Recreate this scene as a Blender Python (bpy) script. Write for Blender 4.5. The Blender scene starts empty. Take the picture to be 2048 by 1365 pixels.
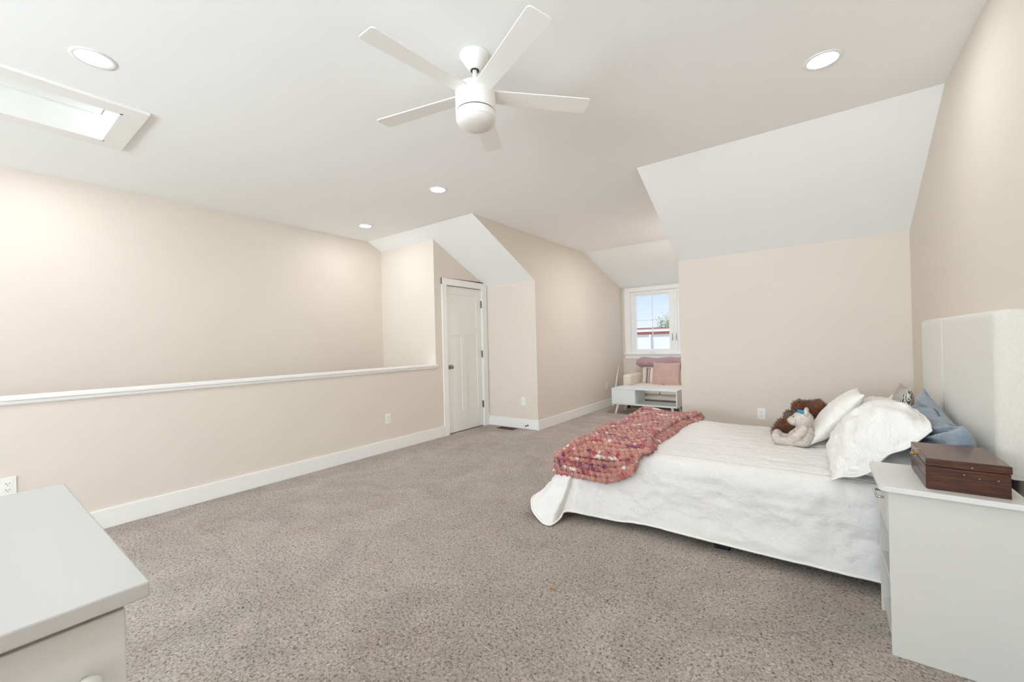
import bpy, bmesh, math, random
import numpy as np
from mathutils import Vector, Matrix, Euler, noise
random.seed(7)
rng = np.random.default_rng(7)
PI = math.pi
scn = bpy.context.scene
COL = scn.collection

# ------------------------------------------------------------------ room measures (metres)
H_CAM = 1.227
XL, XFL, XDL, XDR, XH = -4.031, -5.144, -3.1445, -1.2294, 0.6506
YR, YK, YW, YS, YB = 3.773, 4.835, 8.02, 3.553, 6.384
ZC, ZK, ZW = 2.7217, 2.0934, 2.2634
YBK = -4.20            # rear wall behind the viewer
SL = (ZC - ZK) / (YK - YS)
def zs(y): return ZC - (y - YS) * SL

# ------------------------------------------------------------------ helpers
def s2l(c):
    return tuple(((v / 255) / 12.92 if v / 255 <= .04045 else ((v / 255 + .055) / 1.055) ** 2.4) for v in c)

def tag(o, label=None, cat=None, group=None, kind=None):
    if label: o['label'] = label
    if cat: o['category'] = cat
    if group: o['group'] = group
    if kind: o['kind'] = kind
    return o

def empty(name, loc, label, cat, group=None, rot=(0, 0, 0)):
    o = bpy.data.objects.new(name, None)
    COL.objects.link(o)
    o.location = loc
    o.rotation_euler = rot
    o.empty_display_size = .1
    return tag(o, label, cat, group)

class MB:
    """collects geometry and links it as one mesh object"""
    def __init__(s):
        s.v = []; s.f = []
    def add(s, vs, fs):
        n = len(s.v)
        s.v += [tuple(q) for q in vs]
        s.f += [tuple(i + n for i in f) for f in fs]
        return s
    def box(s, a, b):
        x0, y0, z0 = [min(a[i], b[i]) for i in range(3)]
        x1, y1, z1 = [max(a[i], b[i]) for i in range(3)]
        return s.add([(x0,y0,z0),(x1,y0,z0),(x1,y1,z0),(x0,y1,z0),(x0,y0,z1),(x1,y0,z1),(x1,y1,z1),(x0,y1,z1)],
                     [(0,3,2,1),(4,5,6,7),(0,1,5,4),(1,2,6,5),(2,3,7,6),(3,0,4,7)])
    def prism(s, pts, d):
        """planar polygon pts extruded along vector d"""
        n = len(pts); d = Vector(d)
        vs = [Vector(p) for p in pts] + [Vector(p) + d for p in pts]
        fs = [tuple(range(n - 1, -1, -1)), tuple(range(n, 2 * n))]
        fs += [(i, (i + 1) % n, n + (i + 1) % n, n + i) for i in range(n)]
        return s.add(vs, fs)
    def lathe(s, prof, n=32, M=Matrix(), cap=True):
        """prof [(r, z)] turned about z"""
        vs = []; fs = []
        for r, z in prof:
            for k in range(n):
                a = 2 * PI * k / n
                vs.append(M @ Vector((r * math.cos(a), r * math.sin(a), z)))
        for i in range(len(prof) - 1):
            for k in range(n):
                fs.append((i*n+k, i*n+(k+1) % n, (i+1)*n+(k+1) % n, (i+1)*n+k))
        if cap:
            fs.append(tuple(range(n - 1, -1, -1)))
            fs.append(tuple(range((len(prof)-1)*n, len(prof)*n)))
        return s.add(vs, fs)
    def tube(s, pts, r, n=10, flat=1.0, rad=None, cap=True):
        pts = [Vector(p) for p in pts]
        vs = []; fs = []
        up = Vector((0, 0, 1))
        for i, p in enumerate(pts):
            t = (pts[min(i + 1, len(pts) - 1)] - pts[max(i - 1, 0)])
            t = t.normalized() if t.length > 1e-9 else Vector((1, 0, 0))
            a = t.cross(up)
            if a.length < 1e-3: a = t.cross(Vector((0, 1, 0)))
            a.normalize(); b = a.cross(t).normalized()
            rr = rad[i] if rad is not None else r
            for k in range(n):
                w = 2 * PI * k / n
                vs.append(p + a * math.cos(w) * rr + b * math.sin(w) * rr * flat)
        for i in range(len(pts) - 1):
            for k in range(n):
                fs.append((i*n+k, i*n+(k+1) % n, (i+1)*n+(k+1) % n, (i+1)*n+k))
        if cap:
            fs.append(tuple(range(n - 1, -1, -1)))
            fs.append(tuple(range((len(pts)-1)*n, len(pts)*n)))
        return s.add(vs, fs)
    def ellipsoid(s, c, r, M=Matrix.Identity(3), nu=20, nv=12):
        vs = []; fs = []
        for j in range(nv + 1):
            th = PI * j / nv
            for i in range(nu):
                ph = 2 * PI * i / nu
                p = Vector((r[0]*math.sin(th)*math.cos(ph), r[1]*math.sin(th)*math.sin(ph), r[2]*math.cos(th)))
                vs.append(Vector(c) + M @ p)
        for j in range(nv):
            for i in range(nu):
                fs.append((j*nu+i, (j+1)*nu+i, (j+1)*nu+(i+1) % nu, j*nu+(i+1) % nu))
        return s.add(vs, fs)
    def grid(s, P):
        """P: rows of points"""
        h = len(P); w = len(P[0])
        vs = [q for row in P for q in row]
        fs = [(j*w+i, j*w+i+1, (j+1)*w+i+1, (j+1)*w+i) for j in range(h-1) for i in range(w-1)]
        return s.add(vs, fs)
    def build(s, name, mat, parent=None, smooth=False, bevel=0, seg=2, loc=None, subsurf=0, merge=False, autosmooth=None):
        me = bpy.data.meshes.new(name)
        vs = s.v
        if parent is not None and loc is None:
            inv = WORLD.get(parent.name, parent.matrix_basis).inverted()
            vs = [inv @ Vector(v) for v in vs]
        me.from_pydata([tuple(v) for v in vs], [], s.f)
        bm = bmesh.new(); bm.from_mesh(me)
        if merge: bmesh.ops.remove_doubles(bm, verts=bm.verts, dist=1e-5)
        bmesh.ops.recalc_face_normals(bm, faces=bm.faces)
        bm.to_mesh(me); bm.free()
        if smooth:
            me.polygons.foreach_set('use_smooth', [True] * len(me.polygons))
        me.materials.append(mat)
        o = bpy.data.objects.new(name, me); COL.objects.link(o)
        if parent is not None: o.parent = parent
        if loc is not None: o.location = loc
        if autosmooth is not None:
            me.polygons.foreach_set('use_smooth', [True] * len(me.polygons))
            me.set_sharp_from_angle(angle=math.radians(autosmooth))
        if bevel:
            m = o.modifiers.new('edge', 'BEVEL'); m.width = bevel; m.segments = seg; m.limit_method = 'ANGLE'; m.angle_limit = math.radians(40)
            m.harden_normals = False
        if subsurf:
            m = o.modifiers.new('sub', 'SUBSURF'); m.levels = subsurf; m.render_levels = subsurf
        return o
WORLD = {}
def thing(name, loc, label, cat, group=None, rot=(0, 0, 0)):
    """Empty whose parts are given in world coordinates (build() undoes the transform)"""
    o = empty(name, loc, label, cat, group, rot)
    WORLD[o.name] = Matrix.Translation(loc) @ Euler(rot).to_matrix().to_4x4()
    return o
def localthing(name, loc, label, cat, group=None, rot=(0, 0, 0)):
    """Empty whose parts are given in its own coordinates"""
    o = empty(name, loc, label, cat, group, rot)
    WORLD[o.name] = Matrix.Identity(4)
    return o
def sub(part):
    """let a part own sub-parts given in the same coordinates as itself"""
    WORLD[part.name] = WORLD[part.parent.name]
    return part
def copy_tree(root, loc, label, rot=None):
    r = root.copy(); COL.objects.link(r); r.location = loc
    if rot: r.rotation_euler = rot
    r['label'] = label
    for ch in list(root.children):
        c = ch.copy(); COL.objects.link(c); c.parent = r
        for g in list(ch.children):
            d = g.copy(); COL.objects.link(d); d.parent = c
    return r

# ------------------------------------------------------------------ materials
def mat(name, rgb, rough=.6, bump=0, bscale=60, var=0, vscale=8, metal=0, spec=.5, detail=4, stretch=None, sheen=0, bdist=.01, coat=0):
    m = bpy.data.materials.new(name); m.use_nodes = True
    nt = m.node_tree; N = nt.nodes; L = nt.links
    b = N['Principled BSDF']
    c = s2l(rgb) + (1,)
    b.inputs['Base Color'].default_value = c
    b.inputs['Roughness'].default_value = rough
    b.inputs['Metallic'].default_value = metal
    b.inputs['Specular IOR Level'].default_value = spec
    if sheen: b.inputs['Sheen Weight'].default_value = sheen
    if coat: b.inputs['Coat Weight'].default_value = coat
    tc = N.new('ShaderNodeTexCoord')
    src = tc.outputs['Object']
    if stretch:
        mp = N.new('ShaderNodeMapping'); mp.inputs['Scale'].default_value = stretch
        L.new(src, mp.inputs['Vector']); src = mp.outputs['Vector']
    if var:
        n = N.new('ShaderNodeTexNoise'); n.inputs['Scale'].default_value = vscale; n.inputs['Detail'].default_value = detail
        L.new(src, n.inputs['Vector'])
        r = N.new('ShaderNodeMapRange'); r.inputs['From Min'].default_value = .3; r.inputs['From Max'].default_value = .7
        r.inputs['To Min'].default_value = 1 - var; r.inputs['To Max'].default_value = 1 + var * .6
        L.new(n.outputs['Fac'], r.inputs['Value'])
        mx = N.new('ShaderNodeMix'); mx.data_type = 'RGBA'; mx.blend_type = 'MULTIPLY'; mx.inputs['Factor'].default_value = 1
        mx.inputs['A'].default_value = c
        L.new(r.outputs['Result'], mx.inputs['B']); L.new(mx.outputs['Result'], b.inputs['Base Color'])
    if bump:
        n = N.new('ShaderNodeTexNoise'); n.inputs['Scale'].default_value = bscale; n.inputs['Detail'].default_value = 5
        L.new(src, n.inputs['Vector'])
        bp = N.new('ShaderNodeBump'); bp.inputs['Strength'].default_value = bump; bp.inputs['Distance'].default_value = bdist
        L.new(n.outputs['Fac'], bp.inputs['Height']); L.new(bp.outputs['Normal'], b.inputs['Normal'])
    return m

def emit(name, rgb, strength):
    m = bpy.data.materials.new(name); m.use_nodes = True
    N = m.node_tree.nodes; b = N['Principled BSDF']
    b.inputs['Base Color'].default_value = (.9, .9, .9, 1)
    b.inputs['Emission Color'].default_value = s2l(rgb) + (1,)
    b.inputs['Emission Strength'].default_value = strength
    return m

WALL_C = (223, 214, 202)
M_wall = mat('cream_wall_paint', WALL_C, .75, .04, 220, .012, 2.5, spec=.25)
M_ceil = mat('white_ceiling_paint', (246, 247, 247), .85, .03, 260, spec=.2)
M_trim = mat('white_trim_paint', (240, 239, 236), .38, .02, 40)
M_door = mat('white_door_paint', (236, 235, 231), .42, .03, 60)
M_nick = mat('brushed_nickel', (150, 146, 140), .28, metal=1)
M_hinge = mat('satin_steel', (120, 118, 114), .4, metal=.9)
M_plate = mat('white_outlet_plastic', (240, 239, 234), .35)
M_slot = mat('dark_slot', (40, 38, 36), .7)
M_fan = mat('white_fan_enamel', (242, 241, 238), .32, spec=.5)
M_gap = mat('dark_gap', (60, 58, 56), .8)
M_bowl = mat('frosted_bowl', (226, 223, 219), .45)
M_lam = mat('white_laminate', (206, 203, 198), .4, .02, 30, .02, 1.2, stretch=(1, 1, 8))
M_lamtop = mat('white_laminate_top', (216, 214, 210), .38, .015, 25, .02, 2, stretch=(1, 6, 1))
M_steel = mat('polished_steel', (205, 205, 205), .15, metal=1)
M_black = mat('black_frame_metal', (22, 22, 23), .6)
M_matt = mat('mattress_ticking', (225, 224, 222), .9, .1, 120)
M_head = mat('oatmeal_linen_upholstery', (218, 213, 203), .9, .5, 500, .05, 220, sheen=.3, bdist=.003, stretch=(1, 1, .35))
M_quilt = mat('white_cotton_quilt', (230, 228, 225), .85, .5, 22, .015, 12, sheen=.1, bdist=.025)
M_hem = mat('white_quilt_piping', (240, 238, 234), .8, .2, 200)
M_sham = mat('white_linen_sham', (234, 232, 228), .85, .8, 13, .01, 20, sheen=.1, bdist=.035, stretch=(1.6, .5, 1.3))
M_cot = mat('white_pillowcase', (238, 236, 232), .85, .7, 16, sheen=.1, bdist=.025, stretch=(.5, 1.8, 1))
M_vent = mat('brown_register', (70, 56, 46), .5, metal=.3)
M_brass = mat('brass', (190, 150, 70), .25, metal=1)
M_table = mat('pale_grey_green_lacquer', (226, 231, 231), .4)
M_sofa = mat('cream_sofa_fabric', (232, 222, 206), .9, .3, 300, .04, 90, sheen=.2)
M_pinkfur = mat('dusty_pink_plush', (206, 166, 172), .95, 1, 90, .18, 40, sheen=.6, bdist=.02)
M_pinkpil = mat('blush_velvet', (196, 166, 156), .9, .4, 60, .08, 14, sheen=.5)
M_blue = mat('blue_grey_plush', (124, 138, 150), .9, .6, 160, .12, 60, sheen=.5)
M_lav = mat('lavender_grey_satin', (150, 152, 172), .7, .15, 60, sheen=.4)
M_bear = mat('cream_plush_fur', (240, 228, 214), .95, .8, 160, .10, 60, sheen=.5)
M_brown = mat('rust_brown_plush_fur', (132, 74, 36), .95, .8, 120, .45, 42, sheen=.3)
M_bear_nose = mat('pale_pink_stitching', (214, 170, 160), .8)
M_dkgrey = mat('grey_brown_suede', (104, 92, 82), .9, .4, 200)
M_tan = mat('tan_plush', (206, 176, 146), .95, .5, 200)
M_ribbon = mat('turquoise_ribbon', (30, 140, 190), .5)
M_ribdark = mat('navy_ribbon', (30, 48, 84), .6)
M_eye = mat('black_plastic_eye', (14, 12, 12), .15)
M_vinyl = mat('white_window_vinyl', (240, 240, 238), .35)
M_pole = mat('white_pole', (240, 238, 232), .4)

def carpet_mat():
    m = bpy.data.materials.new('taupe_cut_pile_carpet'); m.use_nodes = True
    nt = m.node_tree; N = nt.nodes; L = nt.links; b = N['Principled BSDF']
    b.inputs['Roughness'].default_value = 1; b.inputs['Specular IOR Level'].default_value = .05
    b.inputs['Sheen Weight'].default_value = .1
    tc = N.new('ShaderNodeTexCoord')
    def noise_(scale, det, rough=.5, dist=0):
        n = N.new('ShaderNodeTexNoise'); n.inputs['Scale'].default_value = scale; n.inputs['Detail'].default_value = det
        n.inputs['Roughness'].default_value = rough; n.inputs['Distortion'].default_value = dist
        L.new(tc.outputs['Object'], n.inputs['Vector']); return n
    n1 = noise_(92, 5, .66, .8)            # tufts, with the shade in the gaps between them painted dark
    n2 = noise_(2.4, 4, .55, 1.2)          # brushed patches
    n3 = noise_(3.1, 5, .6, .6)            # warmer worn patches
    cr = N.new('ShaderNodeValToRGB'); e = cr.color_ramp.elements
    e[0].position = .31; e[0].color = s2l((88, 76, 68)) + (1,)
    e[1].position = .68; e[1].color = s2l((230, 221, 211)) + (1,)
    for p, c in ((.40, (150, 136, 124)), (.46, (190, 178, 166)), (.55, (206, 195, 184))):
        k = e.new(p); k.color = s2l(c) + (1,)
    L.new(n1.outputs['Fac'], cr.inputs['Fac'])
    r = N.new('ShaderNodeMapRange'); r.inputs['From Min'].default_value = .35; r.inputs['From Max'].default_value = .65
    r.inputs['To Min'].default_value = .82; r.inputs['To Max'].default_value = 1.0
    L.new(n2.outputs['Fac'], r.inputs['Value'])
    mx = N.new('ShaderNodeMix'); mx.data_type = 'RGBA'; mx.blend_type = 'MULTIPLY'; mx.inputs['Factor'].default_value = 1
    L.new(cr.outputs['Color'], mx.inputs['A']); L.new(r.outputs['Result'], mx.inputs['B'])
    r3 = N.new('ShaderNodeMapRange'); r3.inputs['From Min'].default_value = .55; r3.inputs['From Max'].default_value = .72
    r3.inputs['To Min'].default_value = 0; r3.inputs['To Max'].default_value = .75
    L.new(n3.outputs['Fac'], r3.inputs['Value'])
    m2 = N.new('ShaderNodeMix'); m2.data_type = 'RGBA'; m2.blend_type = 'MULTIPLY'
    L.new(r3.outputs['Result'], m2.inputs['Factor']); L.new(mx.outputs['Result'], m2.inputs['A']); m2.inputs['B'].default_value = (.92, .82, .76, 1)
    L.new(m2.outputs['Result'], b.inputs['Base Color'])
    bp = N.new('ShaderNodeBump'); bp.inputs['Strength'].default_value = 1; bp.inputs['Distance'].default_value = .014
    L.new(n1.outputs['Fac'], bp.inputs['Height']); L.new(bp.outputs['Normal'], b.inputs['Normal'])
    return m
M_carpet = carpet_mat()

def knit_mat():
    m = bpy.data.materials.new('variegated_pink_chunky_yarn'); m.use_nodes = True
    nt = m.node_tree; N = nt.nodes; L = nt.links; b = N['Principled BSDF']
    b.inputs['Roughness'].default_value = .95; b.inputs['Sheen Weight'].default_value = .4
    tc = N.new('ShaderNodeTexCoord')
    mp = N.new('ShaderNodeMapping'); mp.inputs['Scale'].default_value = (1, 1.5, 1.5)
    L.new(tc.outputs['Object'], mp.inputs['Vector'])
    n1 = N.new('ShaderNodeTexNoise'); n1.inputs['Scale'].default_value = 14; n1.inputs['Detail'].default_value = 2.5; n1.inputs['Roughness'].default_value = .55
    L.new(mp.outputs['Vector'], n1.inputs['Vector'])
    cr = N.new('ShaderNodeValToRGB'); cr.color_ramp.interpolation = 'LINEAR'
    stops = [(.0, (104, 48, 98)), (.345, (120, 58, 104)), (.385, (196, 108, 112)), (.43, (188, 120, 100)), (.48, (198, 136, 114)), (.53, (212, 146, 140)), (.58, (200, 138, 116)), (.62, (218, 160, 150)), (.655, (244, 230, 224)), (.8, (246, 234, 228))]
    e = cr.color_ramp.elements
    e[0].position = 0; e[0].color = s2l(stops[0][1]) + (1,)
    e[1].position = .8; e[1].color = s2l(stops[-1][1]) + (1,)
    for p, c in stops[1:-1]:
        k = e.new(p); k.color = s2l(c) + (1,)
    L.new(n1.outputs['Fac'], cr.inputs['Fac'])
    n3 = N.new('ShaderNodeTexNoise'); n3.inputs['Scale'].default_value = 11; n3.inputs['Detail'].default_value = 2
    mp3 = N.new('ShaderNodeMapping'); mp3.inputs['Location'].default_value = (3.1, 1.7, 5.3); L.new(mp.outputs['Vector'], mp3.inputs['Vector']); L.new(mp3.outputs['Vector'], n3.inputs['Vector'])
    c3 = N.new('ShaderNodeMapRange'); c3.inputs['From Min'].default_value = .58; c3.inputs['From Max'].default_value = .64
    L.new(n3.outputs['Fac'], c3.inputs['Value'])
    mr = N.new('ShaderNodeMix'); mr.data_type = 'RGBA'; L.new(c3.outputs['Result'], mr.inputs['Factor']); L.new(cr.outputs['Color'], mr.inputs['A']); mr.inputs['B'].default_value = s2l((196, 70, 84)) + (1,)
    L.new(mr.outputs['Result'], b.inputs['Base Color'])
    n2 = N.new('ShaderNodeTexNoise'); n2.inputs['Scale'].default_value = 190; n2.inputs['Detail'].default_value = 3
    L.new(tc.outputs['Object'], n2.inputs['Vector'])
    bp = N.new('ShaderNodeBump'); bp.inputs['Strength'].default_value = .9; bp.inputs['Distance'].default_value = .01
    L.new(n2.outputs['Fac'], bp.inputs['Height']); L.new(bp.outputs['Normal'], b.inputs['Normal'])
    return m
M_knit = knit_mat()

def wood_mat(name, axis_scale, c0, c1, rough=.3):
    m = bpy.data.materials.new(name); m.use_nodes = True
    nt = m.node_tree; N = nt.nodes; L = nt.links; b = N['Principled BSDF']
    b.inputs['Roughness'].default_value = rough
    tc = N.new('ShaderNodeTexCoord'); mp = N.new('ShaderNodeMapping'); mp.inputs['Scale'].default_value = axis_scale
    L.new(tc.outputs['Object'], mp.inputs['Vector'])
    n = N.new('ShaderNodeTexNoise'); n.inputs['Scale'].default_value = 1; n.inputs['Detail'].default_value = 6; n.inputs['Distortion'].default_value = .6
    L.new(mp.outputs['Vector'], n.inputs['Vector'])
    cr = N.new('ShaderNodeValToRGB'); e = cr.color_ramp.elements
    e[0].position = .36; e[0].color = s2l(c0) + (1,); e[1].position = .64; e[1].color = s2l(c1) + (1,)
    L.new(n.outputs['Fac'], cr.inputs['Fac']); L.new(cr.outputs['Color'], b.inputs['Base Color'])
    return m
M_wood = wood_mat('walnut_veneer', (10, 60, 170), (40, 20, 12), (88, 48, 29), .3)
M_woodtop = wood_mat('walnut_lid_veneer', (90, 14, 40), (82, 58, 47), (112, 84, 70), .25)

def stripe_mat():
    m = bpy.data.materials.new('multicolour_striped_weave'); m.use_nodes = True
    nt = m.node_tree; N = nt.nodes; L = nt.links; b = N['Principled BSDF']; b.inputs['Roughness'].default_value = .9
    tc = N.new('ShaderNodeTexCoord'); sp = N.new('ShaderNodeSeparateXYZ'); L.new(tc.outputs['Object'], sp.inputs[0])
    r = N.new('ShaderNodeMapRange'); r.inputs['From Min'].default_value = -.21; r.inputs['From Max'].default_value = .21
    L.new(sp.outputs['X'], r.inputs['Value'])
    cr = N.new('ShaderNodeValToRGB'); cr.color_ramp.interpolation = 'CONSTANT'; e = cr.color_ramp.elements
    cols = [(0, (150, 158, 150)), (.06, (120, 110, 128)), (.12, (206, 190, 178)), (.17, (170, 126, 140)), (.23, (226, 214, 202)), (.33, (214, 186, 164)), (.42, (228, 214, 206)), (.5, (176, 130, 142)), (.56, (228, 218, 208)), (.66, (120, 128, 140)), (.74, (226, 214, 204)), (.88, (88, 92, 110))]
    e[0].color = s2l(cols[0][1]) + (1,); e[1].position = cols[-1][0]; e[1].color = s2l(cols[-1][1]) + (1,)
    for p, c in cols[1:-1]:
        k = e.new(p); k.color = s2l(c) + (1,)
    L.new(r.outputs['Result'], cr.inputs['Fac']); L.new(cr.outputs['Color'], b.inputs['Base Color'])
    return m
M_stripe = stripe_mat()

def squiggle_mat():
    m = bpy.data.materials.new('grey_line_print_cotton'); m.use_nodes = True
    nt = m.node_tree; N = nt.nodes; L = nt.links; b = N['Principled BSDF']; b.inputs['Roughness'].default_value = .9
    tc = N.new('ShaderNodeTexCoord'); w = N.new('ShaderNodeTexWave'); w.inputs['Scale'].default_value = 26; w.inputs['Distortion'].default_value = 9; w.inputs['Detail'].default_value = 1
    L.new(tc.outputs['Object'], w.inputs['Vector'])
    cr = N.new('ShaderNodeValToRGB'); e = cr.color_ramp.elements
    e[0].position = .35; e[0].color = s2l((96, 94, 94)) + (1,); e[1].position = .5; e[1].color = s2l((226, 222, 214)) + (1,)
    L.new(w.outputs['Fac'], cr.inputs['Fac']); L.new(cr.outputs['Color'], b.inputs['Base Color'])
    return m
M_squig = squiggle_mat()

def glass_mat():
    m = bpy.data.materials.new('window_glass'); m.use_nodes = True
    nt = m.node_tree; N = nt.nodes; L = nt.links
    for n in list(N): N.remove(n)
    out = N.new('ShaderNodeOutputMaterial'); t = N.new('ShaderNodeBsdfTransparent'); g = N.new('ShaderNodeBsdfGlossy'); mx = N.new('ShaderNodeMixShader')
    g.inputs['Roughness'].default_value = .02; mx.inputs['Fac'].default_value = .05
    t.inputs['Color'].default_value = (.97, .98, .98, 1)
    L.new(t.outputs[0], mx.inputs[1]); L.new(g.outputs[0], mx.inputs[2]); L.new(mx.outputs[0], out.inputs['Surface'])
    return m
M_glass = glass_mat()

# ------------------------------------------------------------------ setting
def struct(name, pts_list, m, thick=.1, parent=None):
    """inward-facing polygons given thickness on their outer side; pts_list: list of (polygon, inward normal)"""
    mb = MB()
    for pts, nrm in pts_list:
        mb.prism(pts, Vector(nrm) * -thick)
    o = mb.build(name, m)
    return tag(o, kind='structure')

fl = MB()
fl.box((XL - .115, YBK, -.1), (XH, YK, 0)); fl.box((XDL, YK, -.1), (XDR, YW, 0))
tag(fl.build('floor', M_carpet), kind='structure')
tag(MB().box((XFL, YBK, -1.5), (XL - .115, YR, -1.4)).build('floor_stairwell', M_carpet), kind='structure')

# far wall of the stairwell (profile follows the ceiling)
struct('wall_stairwell', [([(XFL, YBK, -1.4), (XFL, YR, -1.4), (XFL, YR, zs(YR)), (XFL, YS, ZC), (XFL, YBK, ZC)], (1, 0, 0))], M_wall)
struct('wall_stair_end', [([(XFL, YR, -1.4), (XL - .1, YR, -1.4), (XL - .1, YR, zs(YR)), (XFL, YR, zs(YR))], (0, -1, 0))], M_wall)
# door wall with its opening
D0, D1, DH = 3.984, 4.713, 2.034
struct('wall_door', [([(XL, YR, 0), (XL, D0, 0), (XL, D0, zs(D0)), (XL, YR, zs(YR))], (1, 0, 0)),
                     ([(XL, D1, 0), (XL, YK, 0), (XL, YK, ZK), (XL, D1, zs(D1))], (1, 0, 0)),
                     ([(XL, D0, DH), (XL, D1, DH), (XL, D1, zs(D1)), (XL, D0, zs(D0))], (1, 0, 0))], M_wall)
struct('wall_half', [([(XL, YBK, -1.4), (XL, YR, -1.4), (XL, YR, .93), (XL, YBK, .93)], (1, 0, 0))], M_wall, .115)
struct('wall_knee_left', [([(XL, YK, 0), (XDL - .0015, YK, 0), (XDL - .0015, YK, ZK), (XL, YK, ZK)], (0, -1, 0))], M_wall)
struct('wall_knee_right', [([(XDR + .0015, YK, 0), (XH, YK, 0), (XH, YK, ZK), (XDR + .0015, YK, ZK)], (0, -1, 0))], M_wall)
dprof = [(YK + .0006, 0), (YW, 0), (YW, ZW), (YB, ZC), (YS + .002, ZC), (YK + .0006, ZK + .001)]
struct('wall_dormer_left', [([(XDL, y, z) for y, z in dprof], (1, 0, 0))], M_wall, .09)
struct('wall_dormer_right', [([(XDR, y, z) for y, z in dprof], (-1, 0, 0))], M_wall, .09)
struct('wall_right', [([(XH, YBK, 0), (XH, YK, 0), (XH, YK, ZK), (XH, YS, ZC), (XH, YBK, ZC)], (-1, 0, 0))], M_wall)
RW0, RW1, RZ0, RZ1 = -3.7, .2, .80, 2.40      # window opening added in the unseen rear wall for fill light
struct('wall_rear', [([(XFL, YBK, -1.4), (RW0, YBK, -1.4), (RW0, YBK, ZC), (XFL, YBK, ZC)], (0, 1, 0)),
                     ([(RW1, YBK, 0), (XH, YBK, 0), (XH, YBK, ZC), (RW1, YBK, ZC)], (0, 1, 0)),
                     ([(RW0, YBK, 0), (RW1, YBK, 0), (RW1, YBK, RZ0), (RW0, YBK, RZ0)], (0, 1, 0)),
                     ([(RW0, YBK, RZ1), (RW1, YBK, RZ1), (RW1, YBK, ZC), (RW0, YBK, ZC)], (0, 1, 0))], M_wall)
# window wall
WX0, WX1, WZ0, WZ1 = -2.975, -1.335, .955, 2.175
struct('wall_window', [([(XDL, YW, 0), (XDR, YW, 0), (XDR, YW, WZ0), (XDL, YW, WZ0)], (0, -1, 0)),
                       ([(XDL, YW, WZ1), (XDR, YW, WZ1), (XDR, YW, ZW), (XDL, YW, ZW)], (0, -1, 0)),
                       ([(XDL, YW, WZ0), (WX0, YW, WZ0), (WX0, YW, WZ1), (XDL, YW, WZ1)], (0, -1, 0)),
                       ([(WX1, YW, WZ0), (XDR, YW, WZ0), (XDR, YW, WZ1), (WX1, YW, WZ1)], (0, -1, 0))], M_wall, .14)
# ceiling with the attic-hatch opening
HX0, HX1, HY0, HY1 = -3.98, -3.44, -.72, .65
dn = (0, 0, -1)
def q(x0, x1, y0, y1, z=ZC): return [(x0, y0, z), (x1, y0, z), (x1, y1, z), (x0, y1, z)]
struct('ceiling', [(q(XFL, HX0, YBK, YS), dn), (q(HX1, XH, YBK, YS), dn), (q(HX0, HX1, YBK, HY0), dn), (q(HX0, HX1, HY1, YS), dn),
                   (q(XDL, XDR, YS, YB), dn)], M_ceil, .1)
struct('ceiling_slope_left', [([(XFL, YS, ZC), (XL, YS, ZC), (XL, YR, zs(YR)), (XFL, YR, zs(YR))], dn),
                              ([(XL, YS, ZC), (XDL - .0015, YS, ZC), (XDL - .0015, YK, ZK), (XL, YK, ZK)], dn)], M_ceil, .1)
struct('ceiling_slope_right', [([(XDR + .0015, YS, ZC), (XH, YS, ZC), (XH, YK, ZK), (XDR + .0015, YK, ZK)], dn)], M_ceil, .1)
struct('ceiling_slope_dormer', [([(XDL, YB, ZC), (XDR, YB, ZC), (XDR, YW, ZW), (XDL, YW, ZW)], dn)], M_ceil, .1)

# baseboards
BH, BT = .135, .016
def base(name, a, b, nrm):
    ax, ay = a; bx, by = b; nx, ny = nrm
    mb = MB()
    mb.prism([(ax, ay, 0), (bx, by, 0), (bx, by, BH), (ax, ay, BH)], (nx * BT, ny * BT, 0))
    return tag(mb.build(name, M_trim, bevel=.003), kind='structure')
base('baseboard_left', (XL, YBK), (XL, D0 - .09), (1, 0))
base('baseboard_knee_left', (XL, YK), (XDL, YK), (0, -1))
base('baseboard_dormer_left', (XDL, YK - BT), (XDL, YW), (1, 0))
base('baseboard_dormer_right', (XDR, YK - BT), (XDR, YW), (-1, 0))
base('baseboard_knee_right', (XDR, YK), (XH, YK), (0, -1))
base('baseboard_right', (XH, YBK), (XH, YK), (-1, 0))
base('baseboard_window', (XDL, YW), (XDR, YW), (0, -1))
base('baseboard_rear', (XL, YBK), (XH, YBK), (0, 1))

# cap rail of the half wall
mb = MB()
mb.box((XL - .150, YBK, .944), (XL + .034, YR + .008, .966))
mb.box((XL, YBK, .921), (XL + .020, YR + .004, .944)); mb.box((XL, YBK, .915), (XL + .013, YR + .002, .921))
mb.box((XL - .135, YBK, .921), (XL - .115, YR, .944))
tag(mb.build('trim_1', M_trim, bevel=.004), kind='structure')

# ---- door
door = tag(empty('door_1', (XL, D0, 0), None, None), kind='structure'); WORLD[door.name] = Matrix.Translation((XL, D0, 0))
xf = XL - .012          # door face
mb = MB()
y0, y1 = D0 + .003, D1 - .003
mb.box((xf - .035, y0, .012), (xf - .008, y1, DH - .005))      # core
pans = [(4.09, 4.607, 1.472, 1.92), (4.08, 4.277, .293, 1.347), (4.385, 4.607, .293, 1.347)]
ST0, ST1 = 4.085, 4.607
for a, b, c, d in [(y0, ST0, .012, DH - .005), (ST1, y1, .012, DH - .005), (ST0, ST1, 1.92, DH - .005), (ST0, ST1, 1.347, 1.472), (ST0, ST1, .012, .293), (4.277, 4.385, .293, 1.347)]:
    mb.box((xf - .009, a, c), (xf, b, d))
mb.build('door_panel', M_door, door, bevel=.0025)
Mk = Matrix.Translation((xf, 4.035, .916)) @ Matrix.Rotation(PI / 2, 4, 'Y')
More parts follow.
